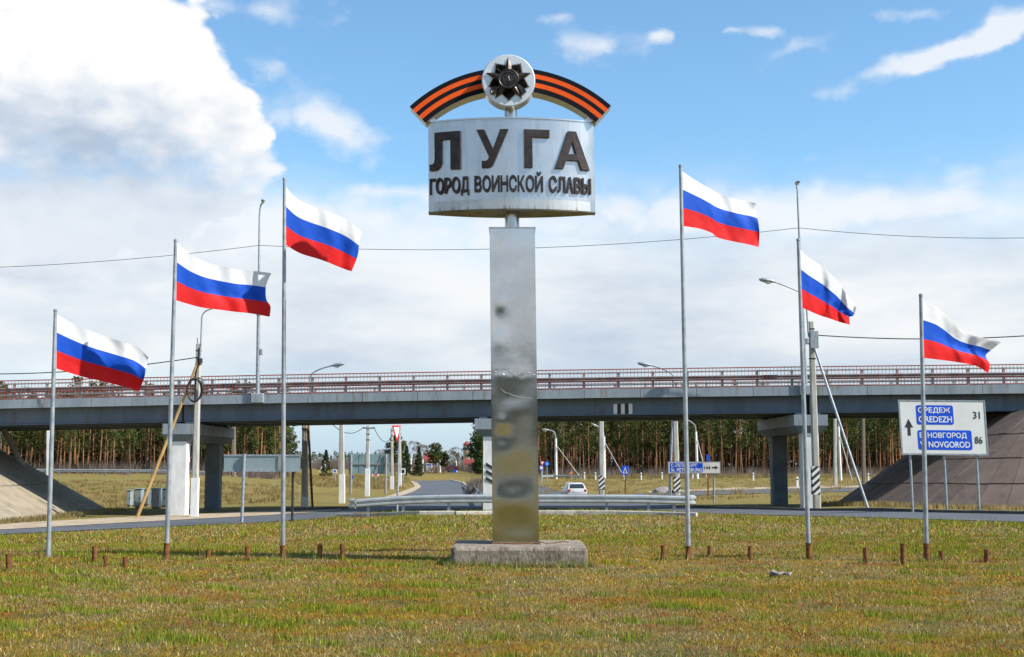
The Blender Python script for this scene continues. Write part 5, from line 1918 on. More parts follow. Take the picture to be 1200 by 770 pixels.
def small_sign(label, px, row0, row1, halfw, Y, m, shape='rect', trim=None, name='small_road_sign', post=M_GALV, row_base=None):
    g_ = onground(px, Y)
    root = thing(name, g_, label, 'road sign')
    a, b = at(px - halfw, row1, Y), at(px + halfw, row0, Y)
    x0, x1, z0, z1 = a.x, b.x, a.z, b.z
    if shape == 'rect':
        poly = rrect(x0, x1, z0, z1, (x1 - x0) * .1, 2)
    elif shape == 'tri':
        poly = [(x0, z1), (x1, z1), ((x0 + x1) / 2, z0)]
    elif shape == 'triup':
        poly = [(x0, z0), (x1, z0), ((x0 + x1) / 2, z1)]
    else:
        poly = [((x0 + x1) / 2 + (x1 - x0) / 2 * math.cos(R(22.5 * i)), (z0 + z1) / 2 + (z1 - z0) / 2 * math.sin(R(22.5 * i))) for i in range(16)]
    p = part(MB().prism(poly, Y - 0.05, Y), 'plate', m, root)
    cx, cz = sum(q[0] for q in poly) / len(poly), sum(q[1] for q in poly) / len(poly)
    if trim:
        part(MB().prism([(cx + (q[0] - cx) * .62, cz + (q[1] - cz) * .62) for q in poly], Y - 0.06, Y - 0.051), 'field', trim, p)
    part(MB().tube([g_ - Vector((0, 0, .2)), Vector((cx, Y + 0.06, z1))], 0.07, 7), 'post', post, root, 40)


small_sign('round blue sign on a far post just right of the pillar', 641, 540.5, 546.5, 3, 205, M_BLUE, 'round', mat('sky_blue_field', (0.1, 0.4, 0.7)))
small_sign('small far yield sign just right of the pillar', 635.5, 540.5, 546, 3, 204, M_SRED, 'tri', M_WHITE)
small_sign('small pale blue square sign low beside the pillar', 634.5, 545.5, 551, 2.6, 190, M_BLUE, 'rect', M_WHITE)
small_sign('narrow blue sign edge above the direction sign, thin dark post', 829.8, 533, 540.5, 1.8, 118, M_BLUE, 'rect', None, post=M_RUST)
small_sign('white square sign seen on the far meadow left of the billboard', 392.5, 550, 554.5, 2.2, 190, M_WHITE, 'rect', M_BLUE)
small_sign('white square sign with dark mark by the far bend', 472.3, 549, 556, 3, 190, M_WHITE, 'rect', M_BLACK)
small_sign('tiny blue service sign by the far red roof', 533, 550.5, 554, 2, 300, M_BLUE, 'rect', None)
small_sign('tiny blue sign at the meadow edge under the billboard', 412.3, 557, 561, 1.8, 165, M_BLUE, 'rect', None)
small_sign('wide low white and red notice beyond the meadow', 440, 555, 558, 4, 200, M_WHITE, 'rect', M_SRED)
small_sign('tiny yellow and blue notice by the far lamp', 481, 551, 555, 1.5, 310, mat('sign_yellow', (0.7, 0.5, 0.03)), 'rect', M_WHITE)
small_sign('red warning triangle with yellow plate near the far barrier', 669.5, 551, 556, 2.2, 226, M_SRED, 'triup', mat('sign_yellow'  , (0.7, 0.5, 0.03)))

# far white billboard with blue heading
BY = 335.0
o_, e_ = at(499, 554.5, BY), at(513, 554.5, BY)
W_, H_ = e_.x - o_.x, at(506, 543, BY).z - at(506, 554.5, BY).z
root = thing('route_board', onground(506, BY), 'white route board with a blue top band at the end of the far road', 'billboard')
pn = part(MB().bbox(o_.x, o_.x + W_, BY, BY + 0.1, o_.z, o_.z + H_, 0.02), 'panel', M_WHITE, root)
for k in range(2):
    part(MB().box(o_.x + W_ * (.05 + .5 * k), o_.x + W_ * (.42 + .5 * k), BY - 0.03, BY - 0.002, o_.z + H_ * .78, o_.z + H_ * .95), 'heading', M_BLUE, pn)
part(MB().prism([(o_.x + W_ * a, o_.z + H_ * b) for a, b in ((.44, .1), (.52, .1), (.52, .35), (.70, .60), (.62, .62), (.48, .42), (.36, .62), (.28, .60), (.44, .35))], BY - 0.03, BY - 0.002), 'route_mark', M_BLACK, pn)
for f in (.15, .85):
    b_ = onground(lerp(499, 513, f), BY + 0.2)
    part(MB().tube([b_ - Vector((0, 0, .3)), Vector((b_.x, BY + .2, o_.z + H_))], 0.12, 7), 'post', M_GALV, root)


# ================================================================== cabinets, culvert, car
M_CAB = mat('cabinet_grey', (0.30, 0.36, 0.38), (0.24, 0.29, 0.31), 1.5, 0.55, 0.1)


def cabinet(label, px0, px1, row_top, Y, m):
    a = onground(px0, Y)
    b = onground(px1, Y)
    zt = at(px0, row_top, Y).z
    root = thing('utility_cabinet', (a + b) / 2, label, 'cabinet', 'utility cabinets beyond the left carriageway')
    z0 = min(a.z, b.z)
    body = part(MB().bbox(a.x, b.x, Y, Y + 0.7, z0 + 0.12, zt, 0.03), 'body', m, root)
    part(MB().box(a.x + 0.05, b.x - 0.05, Y + 0.05, Y + 0.65, z0 - 0.2, z0 + 0.119), 'base', M_CONC, root)
    part(MB().bbox(a.x - 0.04, b.x + 0.04, Y - 0.05, Y + 0.75, zt + 0.002, zt + 0.06, 0.015), 'lid', m, root)
    w = (b.x - a.x)
    dr = part(MB().bbox(a.x + w * .08, b.x - w * .08, Y - 0.02, Y - 0.001, z0 + 0.2, zt - 0.08, 0.006), 'door', m, root)
    part(MB().box(b.x - w * .2, b.x - w * .15, Y - 0.05, Y - 0.021, lerp(z0, zt, .5), lerp(z0, zt, .6)), 'handle', M_BLACK, dr)


cabinet('blue-grey utility cabinet left of the timber prop', 157.5, 166, 573.5, 92, M_CAB)
cabinet('narrow grey utility cabinet, leftmost of the row', 148.5, 153.5, 575, 94, M_CAB)
cabinet('pale utility cabinet, widest of the row near the left pier', 177.5, 187, 573, 91, mat('cabinet_pale', (0.5, 0.54, 0.54), None, 1.5, 0.6))
cabinet('dark narrow cabinet right of the pale cabinet', 189, 195, 573, 93, mat('cabinet_dark', (0.13, 0.17, 0.19), None, 1.5, 0.6))
cabinet('dark grey cabinet between timber prop and pale cabinet', 168, 174, 574, 95, mat('cabinet_dark', (0.13, 0.17, 0.19)))

# culvert: earth-covered concrete pipe mouth
cg = onground(785, 128)
root = thing('culvert', cg, 'dark culvert mouth in a low stone headwall on the far grass', 'culvert')
mbc = MB()
n = 14
for k, (ro, y) in enumerate(((1.05, 0.0), (1.05, 2.5))):
    pass
vs_, fs_ = [], []
for i in range(n + 1):
    a = R(180 * i / n)
    for (ro, y) in ((0.36, -0.1), (0.48, -0.1), (0.48, 1.4), (0.36, 1.4)):
        vs_.append((cg.x + 0.2 - ro * math.cos(a), cg.y + y, cg.z - 0.1 + ro * math.sin(a) * 1.1))
for i in range(n):
    for k in range(4):
        fs_.append((i * 4 + k, (i + 1) * 4 + k, (i + 1) * 4 + (k + 1) % 4, i * 4 + (k + 1) % 4))
part(MB().add(vs_, fs_), 'pipe', M_CONC, root)
vs_, fs_ = [], []
for i in range(13):
    for j in range(13):
        a, b = R(180 * i / 12), R(-90 + 15 * j)
        rr = 1 + random.uniform(-.06, .06)
        vs_.append((cg.x - 0.45 - 1.25 * math.cos(a) * math.cos(b) * rr, cg.y + 1.35 + 1.3 * math.sin(b), cg.z - 0.1 + .75 * math.sin(a) * math.cos(b) * rr))
for i in range(12):
    for j in range(12):
        fs_.append((i * 13 + j, (i + 1) * 13 + j, (i + 1) * 13 + j + 1, i * 13 + j + 1))
part(MB().add(vs_, fs_), 'stone_bank', mat('grey_rubble', (0.30, 0.27, 0.25), (0.2, 0.18, 0.16), 2, 0.95, 0, 0.6), root)
part(MB().box(cg.x - 0.1, cg.x + 0.5, cg.y + 0.02, cg.y + 0.06, cg.z - 0.1, cg.z + 0.22), 'dark_mouth', M_BLACK, root)


# car, built at the origin heading +y, seen from behind
def build_car():
    paint = mat('car_silver_white', (0.62, 0.62, 0.60), (0.56, 0.56, 0.55), 1, 0.28, 0.2)
    glass = mat('car_glass', (0.02, 0.028, 0.035), (0.035, 0.045, 0.05), 2, 0.08)
    tyre = mat('tyre', (0.015, 0.015, 0.015), None, 5, 0.85)
    red = mat('tail_lamp', (0.45, 0.01, 0.01), None, 5, 0.25)
    root = thing('car', (0, 0, 0), 'pale hatchback car driving behind the guard rail', 'car')
    # cross sections along y: (y, half width low, half width belt, z low, z belt)
    secs = [(-2.05, .70, .72, .42, .78), (-1.98, .80, .82, .28, .92), (-1.2, .83, .84, .22, .96), (0.0, .84, .85, .20, .95), (1.0, .83, .84, .22, .90), (1.75, .80, .78, .26, .80), (2.0, .70, .66, .38, .66)]
    vs_, fs_ = [], []
    for (y, wl, wb, zl, zb_) in secs:
        zm = lerp(zl, zb_, .55)
        ring = [(-wl * .92, zl), (-wl, zl + .08), (-wl - .015, zm), (-wb, zb_ - .05), (-wb * .93, zb_), (0, zb_ + .025), (wb * .93, zb_), (wb, zb_ - .05), (wl + .015, zm), (wl, zl + .08), (wl * .92, zl)]
        vs_ += [(x, y, z) for x, z in ring]
    n = 11
    for i in range(len(secs) - 1):
        for k in range(n - 1):
            fs_.append((i * n + k, i * n + k + 1, (i + 1) * n + k + 1, (i + 1) * n + k))
        fs_.append((i * n + n - 1, i * n, (i + 1) * n, (i + 1) * n + n - 1))
    fs_.append(tuple(range(n)))
    fs_.append(tuple(reversed([(len(secs) - 1) * n + k for k in range(n)])))
    part(MB().add(vs_, fs_), 'body', paint, root, 50)
    # cabin
    cs = [(-1.95, .76, .93, .76, .94), (-1.55, .78, .95, .60, 1.38), (-1.2, .79, .95, .60, 1.43), (0.1, .79, .95, .60, 1.44), (0.95, .78, .92, .70, .96)]
    vs_, fs_ = [], []
    for (y, wb, zb_, wt, zt) in cs:
        vs_ += [(-wb, y, zb_), (-lerp(wb, wt, .92), y, lerp(zb_, zt, .9)), (-wt * .86, y, zt), (wt * .86, y, zt), (lerp(wb, wt, .92), y, lerp(zb_, zt, .9)), (wb, y, zb_)]
    for i in range(len(cs) - 1):
        for k in range(5):
            fs_.append((i * 6 + k, i * 6 + k + 1, (i + 1) * 6 + k + 1, (i + 1) * 6 + k))
    fs_.append((0, 1, 2, 3, 4, 5))
    part(MB().add(vs_, fs_), 'cabin', paint, root, 35)
    # windows proud of the cabin
    part(MB().add([(-.62, -1.925, 1.0), (.62, -1.925, 1.0), (.53, -1.615, 1.33), (-.53, -1.615, 1.33), (-.62, -1.91, .99), (.62, -1.91, .99), (.53, -1.60, 1.32), (-.53, -1.60, 1.32)],
                  [(0, 1, 2, 3), (0, 4, 5, 1), (1, 5, 6, 2), (2, 6, 7, 3), (3, 7, 4, 0)]), 'rear_window', glass, root)
    for s in (-1, 1):
        for (ya, yb, yc, yd) in ((-1.6, -.5, -.52, -1.3), (-.42, .62, .1, -.42)):
            part(MB().add([(s * .802, ya, .985), (s * .802, yb, .985), (s * .64, yc, 1.34), (s * .64, yd, 1.34)], [(0, 1, 2, 3)]), 'side_window', glass, root)
    part(MB().add([(-.62, .93, .99), (.62, .93, .99), (.53, .2, 1.40), (-.53, .2, 1.40)], [(0, 1, 2, 3)]), 'windscreen', glass, root)
    for s in (-1, 1):
        part(MB().bbox(s * .66 - .11, s * .66 + .11, -2.055, -1.95, .70, .90, .02), 'tail_lamp', red, root)
        part(MB().bbox(s * .93 - .07, s * .93 + .07, .45, .6, .93, 1.06, .03), 'mirror', paint, root)
        for y in (-1.28, 1.25):
            w = part(MB().lathe([(.24, s * .66), (.31, s * .67), (.315, s * .83), (.25, s * .85)], 18, y, .31, 'y').xf(lambda p: (p.y, p.x, p.z)), 'wheel', tyre, root, 40)
            part(MB().lathe([(.19, s * .845), (.19, s * .858), (.05, s * .862)], 14, y, .31, 'y').xf(lambda p: (p.y, p.x, p.z)), 'rim', M_GALV, w, 40)
    part(MB().bbox(-.78, .78, -2.12, -1.99, .36, .58, .04), 'bumper', mat('bumper_grey', (.3, .3, .3)), root)
    part(MB().box(-.26, .26, -2.075, -2.05, .66, .77), 'number_plate', M_WHITE, root)
    return root


car = build_car()
car.location = onground(672.5, 106, 0.04)
car.rotation_euler = (0, 0, R(5))
car.scale = (0.96, 0.96, 0.96)


# ================================================================== trees
def bark(name, lo, hi, z0, z1):
    m = bpy.data.materials.new(name)
    m.use_nodes = True
    t = NT(m.node_tree)
    out = t.n('ShaderNodeOutputMaterial')
    p = t.n('ShaderNodeBsdfPrincipled')
    p.inputs['Roughness'].default_value = 0.9
    p.inputs['Specular IOR Level'].default_value = 0.2
    t.link(p.outputs[0], out.inputs[0])
    tc = t.n('ShaderNodeTexCoord')
    sp = t.n('ShaderNodeSeparateXYZ')
    t.link(tc.outputs['Object'], sp.inputs[0])
    oi = t.n('ShaderNodeObjectInfo')
    nz = t.noise(tc.outputs['Object'], 2.5, 4, 0.6)
    f = t.step(t.m('ADD', sp.outputs[2], t.m('MULTIPLY', nz, 3.0)), z0, z1)
    col = t.mix(f, lo, hi)
    col = t.mix(t.m('MULTIPLY', oi.outputs['Random'], 0.5), col, (0.10, 0.085, 0.075))
    t.link(col, p.inputs['Base Color'])
    return m


def foliage(name, a, b):
    m = bpy.data.materials.new(name)
    m.use_nodes = True
    t = NT(m.node_tree)
    out = t.n('ShaderNodeOutputMaterial')
    p = t.n('ShaderNodeBsdfPrincipled')
    p.inputs['Roughness'].default_value = 0.7
    p.inputs['Specular IOR Level'].default_value = 0.2
    t.link(p.outputs[0], out.inputs[0])
    pos = t.n('ShaderNodeNewGeometry').outputs['Position']
    oi = t.n('ShaderNodeObjectInfo')
    col = t.mix(t.step(t.noise(pos, 0.7, 4, 0.6), 0.35, 0.65), a, b)
    col = t.mix(t.m('MULTIPLY', oi.outputs['Random'], 0.35), col, (0.07, 0.075, 0.015))
    t.link(col, p.inputs['Base Color'])
    return m


M_PBARK = bark('pine_bark', (0.14, 0.083, 0.052), (0.33, 0.155, 0.065), 1.5, 6.0)
M_PNEEDLE = foliage('pine_needles', (0.030, 0.056, 0.012), (0.078, 0.105, 0.020))
M_SNEEDLE = foliage('spruce_needles', (0.018, 0.038, 0.014), (0.04, 0.062, 0.018))
M_TWIG = mat('bare_twigs', (0.20, 0.155, 0.125), (0.13, 0.10, 0.08), 1, 0.9)


def leaf_tris(cen, rad, n, size, flat=0.7):
    """n small random triangles round each centre"""
    k = len(cen)
    c = np.repeat(np.asarray(cen, float), n, 0)
    r = np.repeat(np.asarray(rad, float), n)
    d = rng.normal(size=(k * n, 3))
    d /= np.linalg.norm(d, axis=1)[:, None] + 1e-9
    d *= (rng.random((k * n, 1)) ** 0.45)
    d[:, 2] *= flat
    p = c + d * r[:, None]
    s = size * (0.6 + 0.8 * rng.random((k * n, 1, 1)))
    tri = rng.normal(size=(k * n, 3, 3))
    tri /= np.linalg.norm(tri, axis=2)[:, :, None] + 1e-9
    V = (p[:, None, :] + tri * s).reshape(-1, 3)
    return V, np.arange(k * n * 3).reshape(-1, 3)


def make_pine(seed, H, crown0, n_cl, n_leaf, cr=1.9):
    rr = np.random.default_rng(seed)
    trunk = MB()
    bx, by = rr.normal(0, .25), rr.normal(0, .25)
    pts, rad = [], []
    for i in range(8):
        f = i / 7
        pts.append(Vector((bx * math.sin(f * 3), by * math.sin(f * 2.4), H * f - 0.3)))
        rad.append(lerp(0.17, 0.035, f ** 0.9) * rr.uniform(.95, 1.05))
    trunk.tube(pts, rad, 7)
    cen, crr = [], []
    for k in range(n_cl):
        f = crown0 + (1 - crown0) * rr.random() ** 0.8
        zz = H * f
        prof = math.sin(math.pi * min(1, (f - crown0) / (1 - crown0) * .85 + .15)) ** .7
        R_ = cr * prof * rr.uniform(.25, 1.0)
        a = rr.uniform(0, 2 * math.pi)
        c = Vector((R_ * math.cos(a), R_ * math.sin(a), zz))
        cen.append(c)
        crr.append(rr.uniform(.45, .85) * cr / 1.9)
        b0 = Vector((0, 0, zz - 0.35 * R_))
        trunk.tube([b0, c], [0.035, 0.012], 3, cap=False)
    for k in range(6):                # dead stubs below the crown
        zz = H * rr.uniform(.2, crown0 + .1)
        a = rr.uniform(0, 2 * math.pi)
        trunk.tube([(0, 0, zz), (rr.uniform(.5, 1.3) * math.cos(a), rr.uniform(.5, 1.3) * math.sin(a), zz + rr.uniform(-.1, .3))], [0.025, 0.008], 3, cap=False)
    V, Fc = leaf_tris([tuple(c) for c in cen], crr, n_leaf, 0.20)
    return trunk, V, Fc


def tree_thing(name, label, cat, trunk, V, Fc, mb_, ml, group=None):
    root = thing(name, (0, 0, 0), label, cat, group)
    part(trunk, 'trunk', mb_, root, 60, recalc=False)
    np_mesh('crown', V, Fc, ml, root)
    return root


PLAB = 'slender pine with bare orange trunk in the wood seen under the bridge'
PGRP = 'pines of the wood beyond the bridge'
VAR = []
for k in range(7):
    tr, V, Fc = make_pine(100 + k, [17, 18.5, 16, 19, 17.5, 15.5, 18][k], [.40, .48, .34, .5, .44, .30, .46][k], 46, 34)
    VAR.append(tree_thing('pine_tree', PLAB, 'tree', tr, V, Fc, M_PBARK, M_PNEEDLE, PGRP))
rt = random.Random(3)
used = [False] * len(VAR)


def put_pine(px, Y, lowcrown=False, sc=1.0, label=None, group=None):
    k = rt.choice([2, 5]) if lowcrown else rt.randrange(len(VAR))
    if not used[k]:
        o = VAR[k]
        used[k] = True
    else:
        o = copy_tree(VAR[k])
    o.location = onground(px, Y, -0.1)
    o.rotation_euler = (rt.uniform(-.025, .025), rt.uniform(-.025, .025), rt.uniform(0, 6.28))
    s = rt.uniform(.86, 1.12) * sc
    th_ = s * rt.choice([.7, .85, 1.0, 1.0, 1.25, 1.5])
    o.scale = (th_, th_, s)
    o['label'] = label
    o['group'] = group
    return o


cnt = 0
for i in range(112):          # left wood
    px = lerp(-25, 333, (i + rt.uniform(.0, 1.0)) / 112)
    put_pine(px, rt.uniform(186, 214) if px < 250 else rt.uniform(196, 222), rt.random() < .4, 0.71, 'slender pine with orange trunk in the wood behind the left meadow', 'pines of the left wood beyond the bridge')
for i in range(178):          # right wood
    px = lerp(612, 1085, (i + rt.uniform(.0, 1.0)) / 178)
    put_pine(px, rt.uniform(262, 300), rt.random() < .2, 0.95, 'slender tall pine with orange trunk in the wood right of the pillar', 'pines of the right wood beyond the bridge')
for k, u_ in enumerate(used):
    if not u_:
        VAR[k].location = onground(700 + 10 * k, 300)


# depth of the wood: one mass of further pines
def wood_mass(name, label, spots, seed, leaf_n=16, leaf=0.34, ncl=26, sc=1.0):
    TV, TF, LV, LF = [], [], [], []
    tv = lv = 0
    rr = np.random.default_rng(seed)
    base = []
    for k in range(5):
        tr, V, Fc = make_pine(seed + k, 17, .33, ncl, 4)
        rr2 = np.random.default_rng(seed + 50 + k)
        cen = []
        for q in range(ncl):
            f = .3 + .7 * rr2.random() ** .8
            a = rr2.uniform(0, 6.28)
            r_ = 2.0 * rr2.uniform(.2, 1) * math.sin(math.pi * min(1, (f - .3) / .7 * .85 + .15)) ** .7
            cen.append((r_ * math.cos(a), r_ * math.sin(a), 17 * f))
        V, Fc = leaf_tris(cen, [1.0] * ncl, leaf_n, leaf)
        tvv = np.array([[0.16 * math.cos(a) * w, 0.16 * math.sin(a) * w, z] for z, w in ((-.3, 1), (16, .3)) for a in (0, 1.57, 3.14, 4.71)])
        tff = np.array([[0, 1, 5], [0, 5, 4], [1, 2, 6], [1, 6, 5], [2, 3, 7], [2, 7, 6], [3, 0, 4], [3, 4, 7]])
        base.append((tvv, tff, V, Fc))
    for (x, y) in spots:
        tvv, tff, V, Fc = base[rr.integers(5)]
        a = rr.uniform(0, 6.28)
        s = rr.uniform(.85, 1.15) * sc
        ca, sa = math.cos(a) * s, math.sin(a) * s
        off = np.array([x, y, terrain(x, y)])
        def tf(Q):
            return np.stack([Q[:, 0] * ca - Q[:, 1] * sa, Q[:, 0] * sa + Q[:, 1] * ca, Q[:, 2] * s], 1) + off
        TV.append(tf(tvv)); TF.append(tff + tv); tv += len(tvv)
        LV.append(tf(V)); LF.append(Fc + lv); lv += len(V)
    root = thing(name, (0, 0, 0), label, 'wood')
    root['kind'] = 'stuff'
    o = np_mesh('trunk', np.vstack(TV), np.vstack(TF), M_PBARK, root)
    o['kind'] = 'stuff'
    o = np_mesh('crown', np.vstack(LV), np.vstack(LF), M_PNEEDLE, root)
    o['kind'] = 'stuff'


sp = []
for i in range(210):
    px, Y = rt.uniform(-60, 338), rt.uniform(216, 290)
    p_ = onground(px, Y)
    sp.append((p_.x, p_.y))
wood_mass('forest', 'dark depth of the pine wood behind the left meadow', sp, 300, sc=0.70)
sp = []
for i in range(300):
    px, Y = rt.uniform(560, 1150), rt.uniform(302, 390)
    p_ = onground(px, Y)
    sp.append((p_.x, p_.y))
wood_mass('forest', 'dark depth of the pine wood behind the right meadow', sp, 400)
# wood on the land behind the viewer (mirrored in the steel pillar)
sp = []
for i in range(620):
    a, d_ = rt.uniform(-1.1, 1.1), rt.uniform(135, 190)
    sp.append((d_ * math.sin(a), -d_ * math.cos(a)))
wood_mass('forest', 'pine wood across the land behind the viewer', sp, 500, 12, 0.8, 20, 0.86)


# understorey added to close the gaps; shade between trunks put into its colour
M_UNDER = foliage('shade_understorey', (0.030, 0.026, 0.013), (0.055, 0.042, 0.020))


def understorey(label, pxa, pxb, ya, yb, n, zmax):
    cen = []
    for i in range(n):
        p_ = onground(rt.uniform(pxa, pxb), rt.uniform(ya, yb))
        cen.append((p_.x, p_.y, p_.z + rt.uniform(0.3, zmax)))
    V, Fc = leaf_tris(cen, [1.9] * n, 44, 0.42, 0.8)
    tag(np_mesh('understorey', V, Fc, M_UNDER), label, 'undergrowth', kind='stuff')


understorey('added dark growth closing the gaps between the trunks of the left wood', -60, 338, 213, 258, 1000, 8)
understorey('added dark growth closing the gaps between the trunks of the right wood', 585, 1150, 298, 345, 2300, 9)


# brown scrub along the wood edge
def scrub(label, spots, hgt, m, name='scrub', n=26):
    V = []
    for (x, y) in spots:
        z = terrain(x, y)
        for k in range(n):
            a = rng.uniform(0, 6.28)
            ln_ = hgt * rng.uniform(.35, 1.1)
            lean = rng.uniform(.05, .5)
            bx, by = x + rng.normal(0, .35), y + rng.normal(0, .35)
            tx, ty, tz = bx + lean * ln_ * math.cos(a), by + lean * ln_ * math.sin(a), z + ln_
            w = 0.035
            V += [(bx - w, by, z), (bx + w, by, z), (tx, ty, tz)]
    V = np.array(V)
    o = np_mesh(name, V, np.arange(len(V)).reshape(-1, 3), m)
    tag(o, label, 'scrub', kind='stuff')


sp = [tuple(onground(rt.uniform(-20, 335), rt.uniform(178, 212)))[:2] for i in range(170)]
scrub('brown leafless scrub along the left wood edge', sp, 1.9, M_TWIG)
sp = [tuple(onground(rt.uniform(610, 1090), rt.uniform(246, 290)))[:2] for i in range(300)]
scrub('brown leafless scrub along the right wood edge', sp, 2.2, M_TWIG)
M_STRAWG = mat('dry_straw_grass', (0.30, 0.21, 0.075), (0.20, 0.15, 0.05), 1, 0.95)
sp = [tuple(onground(rt.uniform(610, 1090), rt.uniform(240, 262)))[:2] for i in range(420)]
scrub('dry straw grass along the foot of the right wood', sp, 0.9, M_STRAWG, 'dry_grass', 30)
sp = [tuple(onground(rt.uniform(335, 480), rt.uniform(150, 240)))[:2] for i in range(260)]
scrub('dry straw grass over the middle meadow', sp, 0.5, M_STRAWG, 'dry_grass', 24)
sp = [tuple(onground(rt.uniform(-20, 340), rt.uniform(96, 150)))[:2] for i in range(420)]
sp2 = [tuple(onground(rt.uniform(630, 1090), rt.uniform(100, 240)))[:2] for i in range(700)]
scrub('dry tufts over the right meadow beyond the bridge', sp2, 0.28, M_STRAWG, 'dry_grass', 18)
scrub('dry tufts over the left meadow beyond the bridge', sp, 0.32, M_STRAWG, 'dry_grass', 20)


foot = [(-26.3 + rt.uniform(-.3, .8), rt.uniform(64, 88)) for i in range(110)] + [(-36.5 + 10.6 * math.cos(a_), 66 - 10.6 * math.sin(a_)) for a_ in [rt.uniform(0, 1.2) for i in range(50)]]
scrub('dry weeds along the foot of the left slab slope', foot, 0.30, M_STRAWG, 'dry_grass', 16)
foot = [(20.6 + rt.uniform(-.7, .2), rt.uniform(72, 86)) for i in range(70)] + [(28.8 - 8.5 * math.cos(a_), 72.5 - 8.5 * math.sin(a_)) for a_ in [rt.uniform(0, 1.5) for i in range(80)]]
scrub('dry weeds along the foot of the right slab slope', foot, 0.30, M_STRAWG, 'dry_grass', 16)


# trees of the settlement
def town_tree(kind, px, Y, row_top, label, width=1.0):
    g_ = onground(px, Y)
    H = at(px, row_top, Y).z - g_.z
    r_ = np.random.default_rng(int(px * 7 + Y))
    tr = MB()
    if kind == 'pine':
        tr.tube([(0, 0, -.3), (r_.normal(0, .1), 0, H * .5), (0, 0, H * .95)], [H * .022, H * .016, H * .006], 7)
        cen, rad = [], []
        for k in range(90):
            f = .36 + .62 * r_.random()
            R_ = H * .21 * width * math.sin(math.pi * (f - .3) / .75) ** .6 * r_.uniform(.2, 1)
            a = r_.uniform(0, 6.28)
            cen.append((R_ * math.cos(a), R_ * math.sin(a), H * f))
            rad.append(H * .062)
            tr.tube([(0, 0, H * f - R_ * .3), cen[-1]], [H * .005, H * .002], 3, cap=False)
        V, Fc = leaf_tris(cen, rad, 80, H * .021)
        ml, mb_ = M_PNEEDLE, M_PBARK
    elif kind == 'spruce':
        tr.tube([(0, 0, -.3), (0, 0, H)], [H * .02, H * .003], 7)
        cen, rad = [], []
        for k in range(220):
            f = .05 + .93 * r_.random()
            R_ = H * .19 * width * (1 - f) ** .8 * r_.uniform(.35, 1)
            a = r_.uniform(0, 6.28)
            cen.append((R_ * math.cos(a), R_ * math.sin(a), H * f - R_ * .25))
            rad.append(H * (.022 + .035 * (1 - f)))
        V, Fc = leaf_tris(cen, rad, 44, H * .017)
        ml, mb_ = M_SNEEDLE, M_PBARK
    else:                      # leafless tree: forked limbs and a haze of twigs
        def limb(p, d, l, r0, lev):
            q = p + d * l
            tr.tube([p, q], [r0, r0 * .65], 4, cap=False)
            if lev:
                for _ in range(3):
                    nd = (d + Vector(r_.normal(0, .38, 3))).normalized()
                    limb(q, nd, l * .72, r0 * .62, lev - 1)
            else:
                tips.append(q)
        tips = []
        limb(Vector((0, 0, -.2)), Vector((0, 0, 1)), H * .30, H * .014, 4)
        V = []
        for q in tips:
            for _ in range(10):
                d_ = Vector(r_.normal(0, 1, 3)).normalized()
                d_.z = abs(d_.z)
                e = q + d_ * H * .085
                w = H * .0028
                V += [(q.x - w, q.y, q.z), (q.x + w, q.y, q.z), tuple(e)]
        V = np.array(V)
        Fc = np.arange(len(V)).reshape(-1, 3)
        ml, mb_ = M_TWIG, M_TWIG
    root = tree_thing({'pine': 'pine_tree', 'spruce': 'spruce_tree', 'bare': 'bare_tree'}[kind], label, 'tree', tr, V, Fc, mb_, ml)
    root.location = g_


town_tree('pine', 565, 121, 503, 'broad dark pine hard against the middle pier', 1.15)
scrub('brown scrub and young growth beside the middle pier', [tuple(onground(rt.uniform(556, 574), rt.uniform(116, 135)))[:2] for i in range(26)], 1.7, M_TWIG, 'scrub', 40)
town_tree('pine', 463, 255, 510, 'dark pine directly behind the yield sign', 1.2)
town_tree('spruce', 476, 270, 521, 'dark spruce right of the yield sign', 1.3)
town_tree('spruce', 490.5, 270, 523, 'narrow dark spruce left of the white route board', 1.2)
town_tree('pine', 508.5, 300, 519.5, 'rounded green pine above the white route board', 1.5)
town_tree('pine', 520, 310, 530, 'small pine right above the far red roof', 1.4)
town_tree('spruce', 381.5, 230, 526.5, 'lone dark spruce in the meadow left of the pale pole', 1.5)
for i, (px, Y, row) in enumerate(((478, 360, 510), (486, 380, 513), (495, 370, 516), (527, 390, 524), (536, 380, 519), (531, 400, 526), (447, 400, 522), (540, 350, 531), (517, 400, 530), (525, 360, 538), (400, 420, 538), (365, 430, 541), (347, 420, 540), (420, 430, 537), (545, 300, 540))):
    town_tree('bare', px, Y, row, ['pale leafless tree behind the dark spruces', 'second pale leafless tree behind the spruces', 'leafless tree between narrow spruce and rounded pine', 'leafless tree behind the far red roof', 'tall leafless tree left of the tower', 'thin leafless tree below the tower',
                                   'tall leafless tree above the billboard', 'low leafless tree by the red-roofed house', 'leafless tree behind the small pine', 'low leafless tree before the kiosk roof', 'leafless tree on the skyline left of the billboard', 'leafless tree on the skyline near the lone spruce',
                                   'leafless tree on the skyline by the arrow sign', 'leafless tree on the skyline above the billboard edge', 'leafless bush beside the far guard rail'][i])
# far skyline woods
sp = []
for i in range(260):
    px, Y = rt.uniform(300, 600), rt.uniform(700, 900)
    p_ = onground(px, Y)
    sp.append((p_.x, p_.y))
wood_mass('forest', 'low dark wood along the skyline beyond the houses', sp, 600, 8, 0.9, 16, 0.42)
sp = [tuple(onground(rt.uniform(335, 575), rt.uniform(320, 480)))[:2] for i in range(240)]
scrub('brown leafless thicket around the houses', sp, 3.6, M_TWIG, 'thicket', 40)

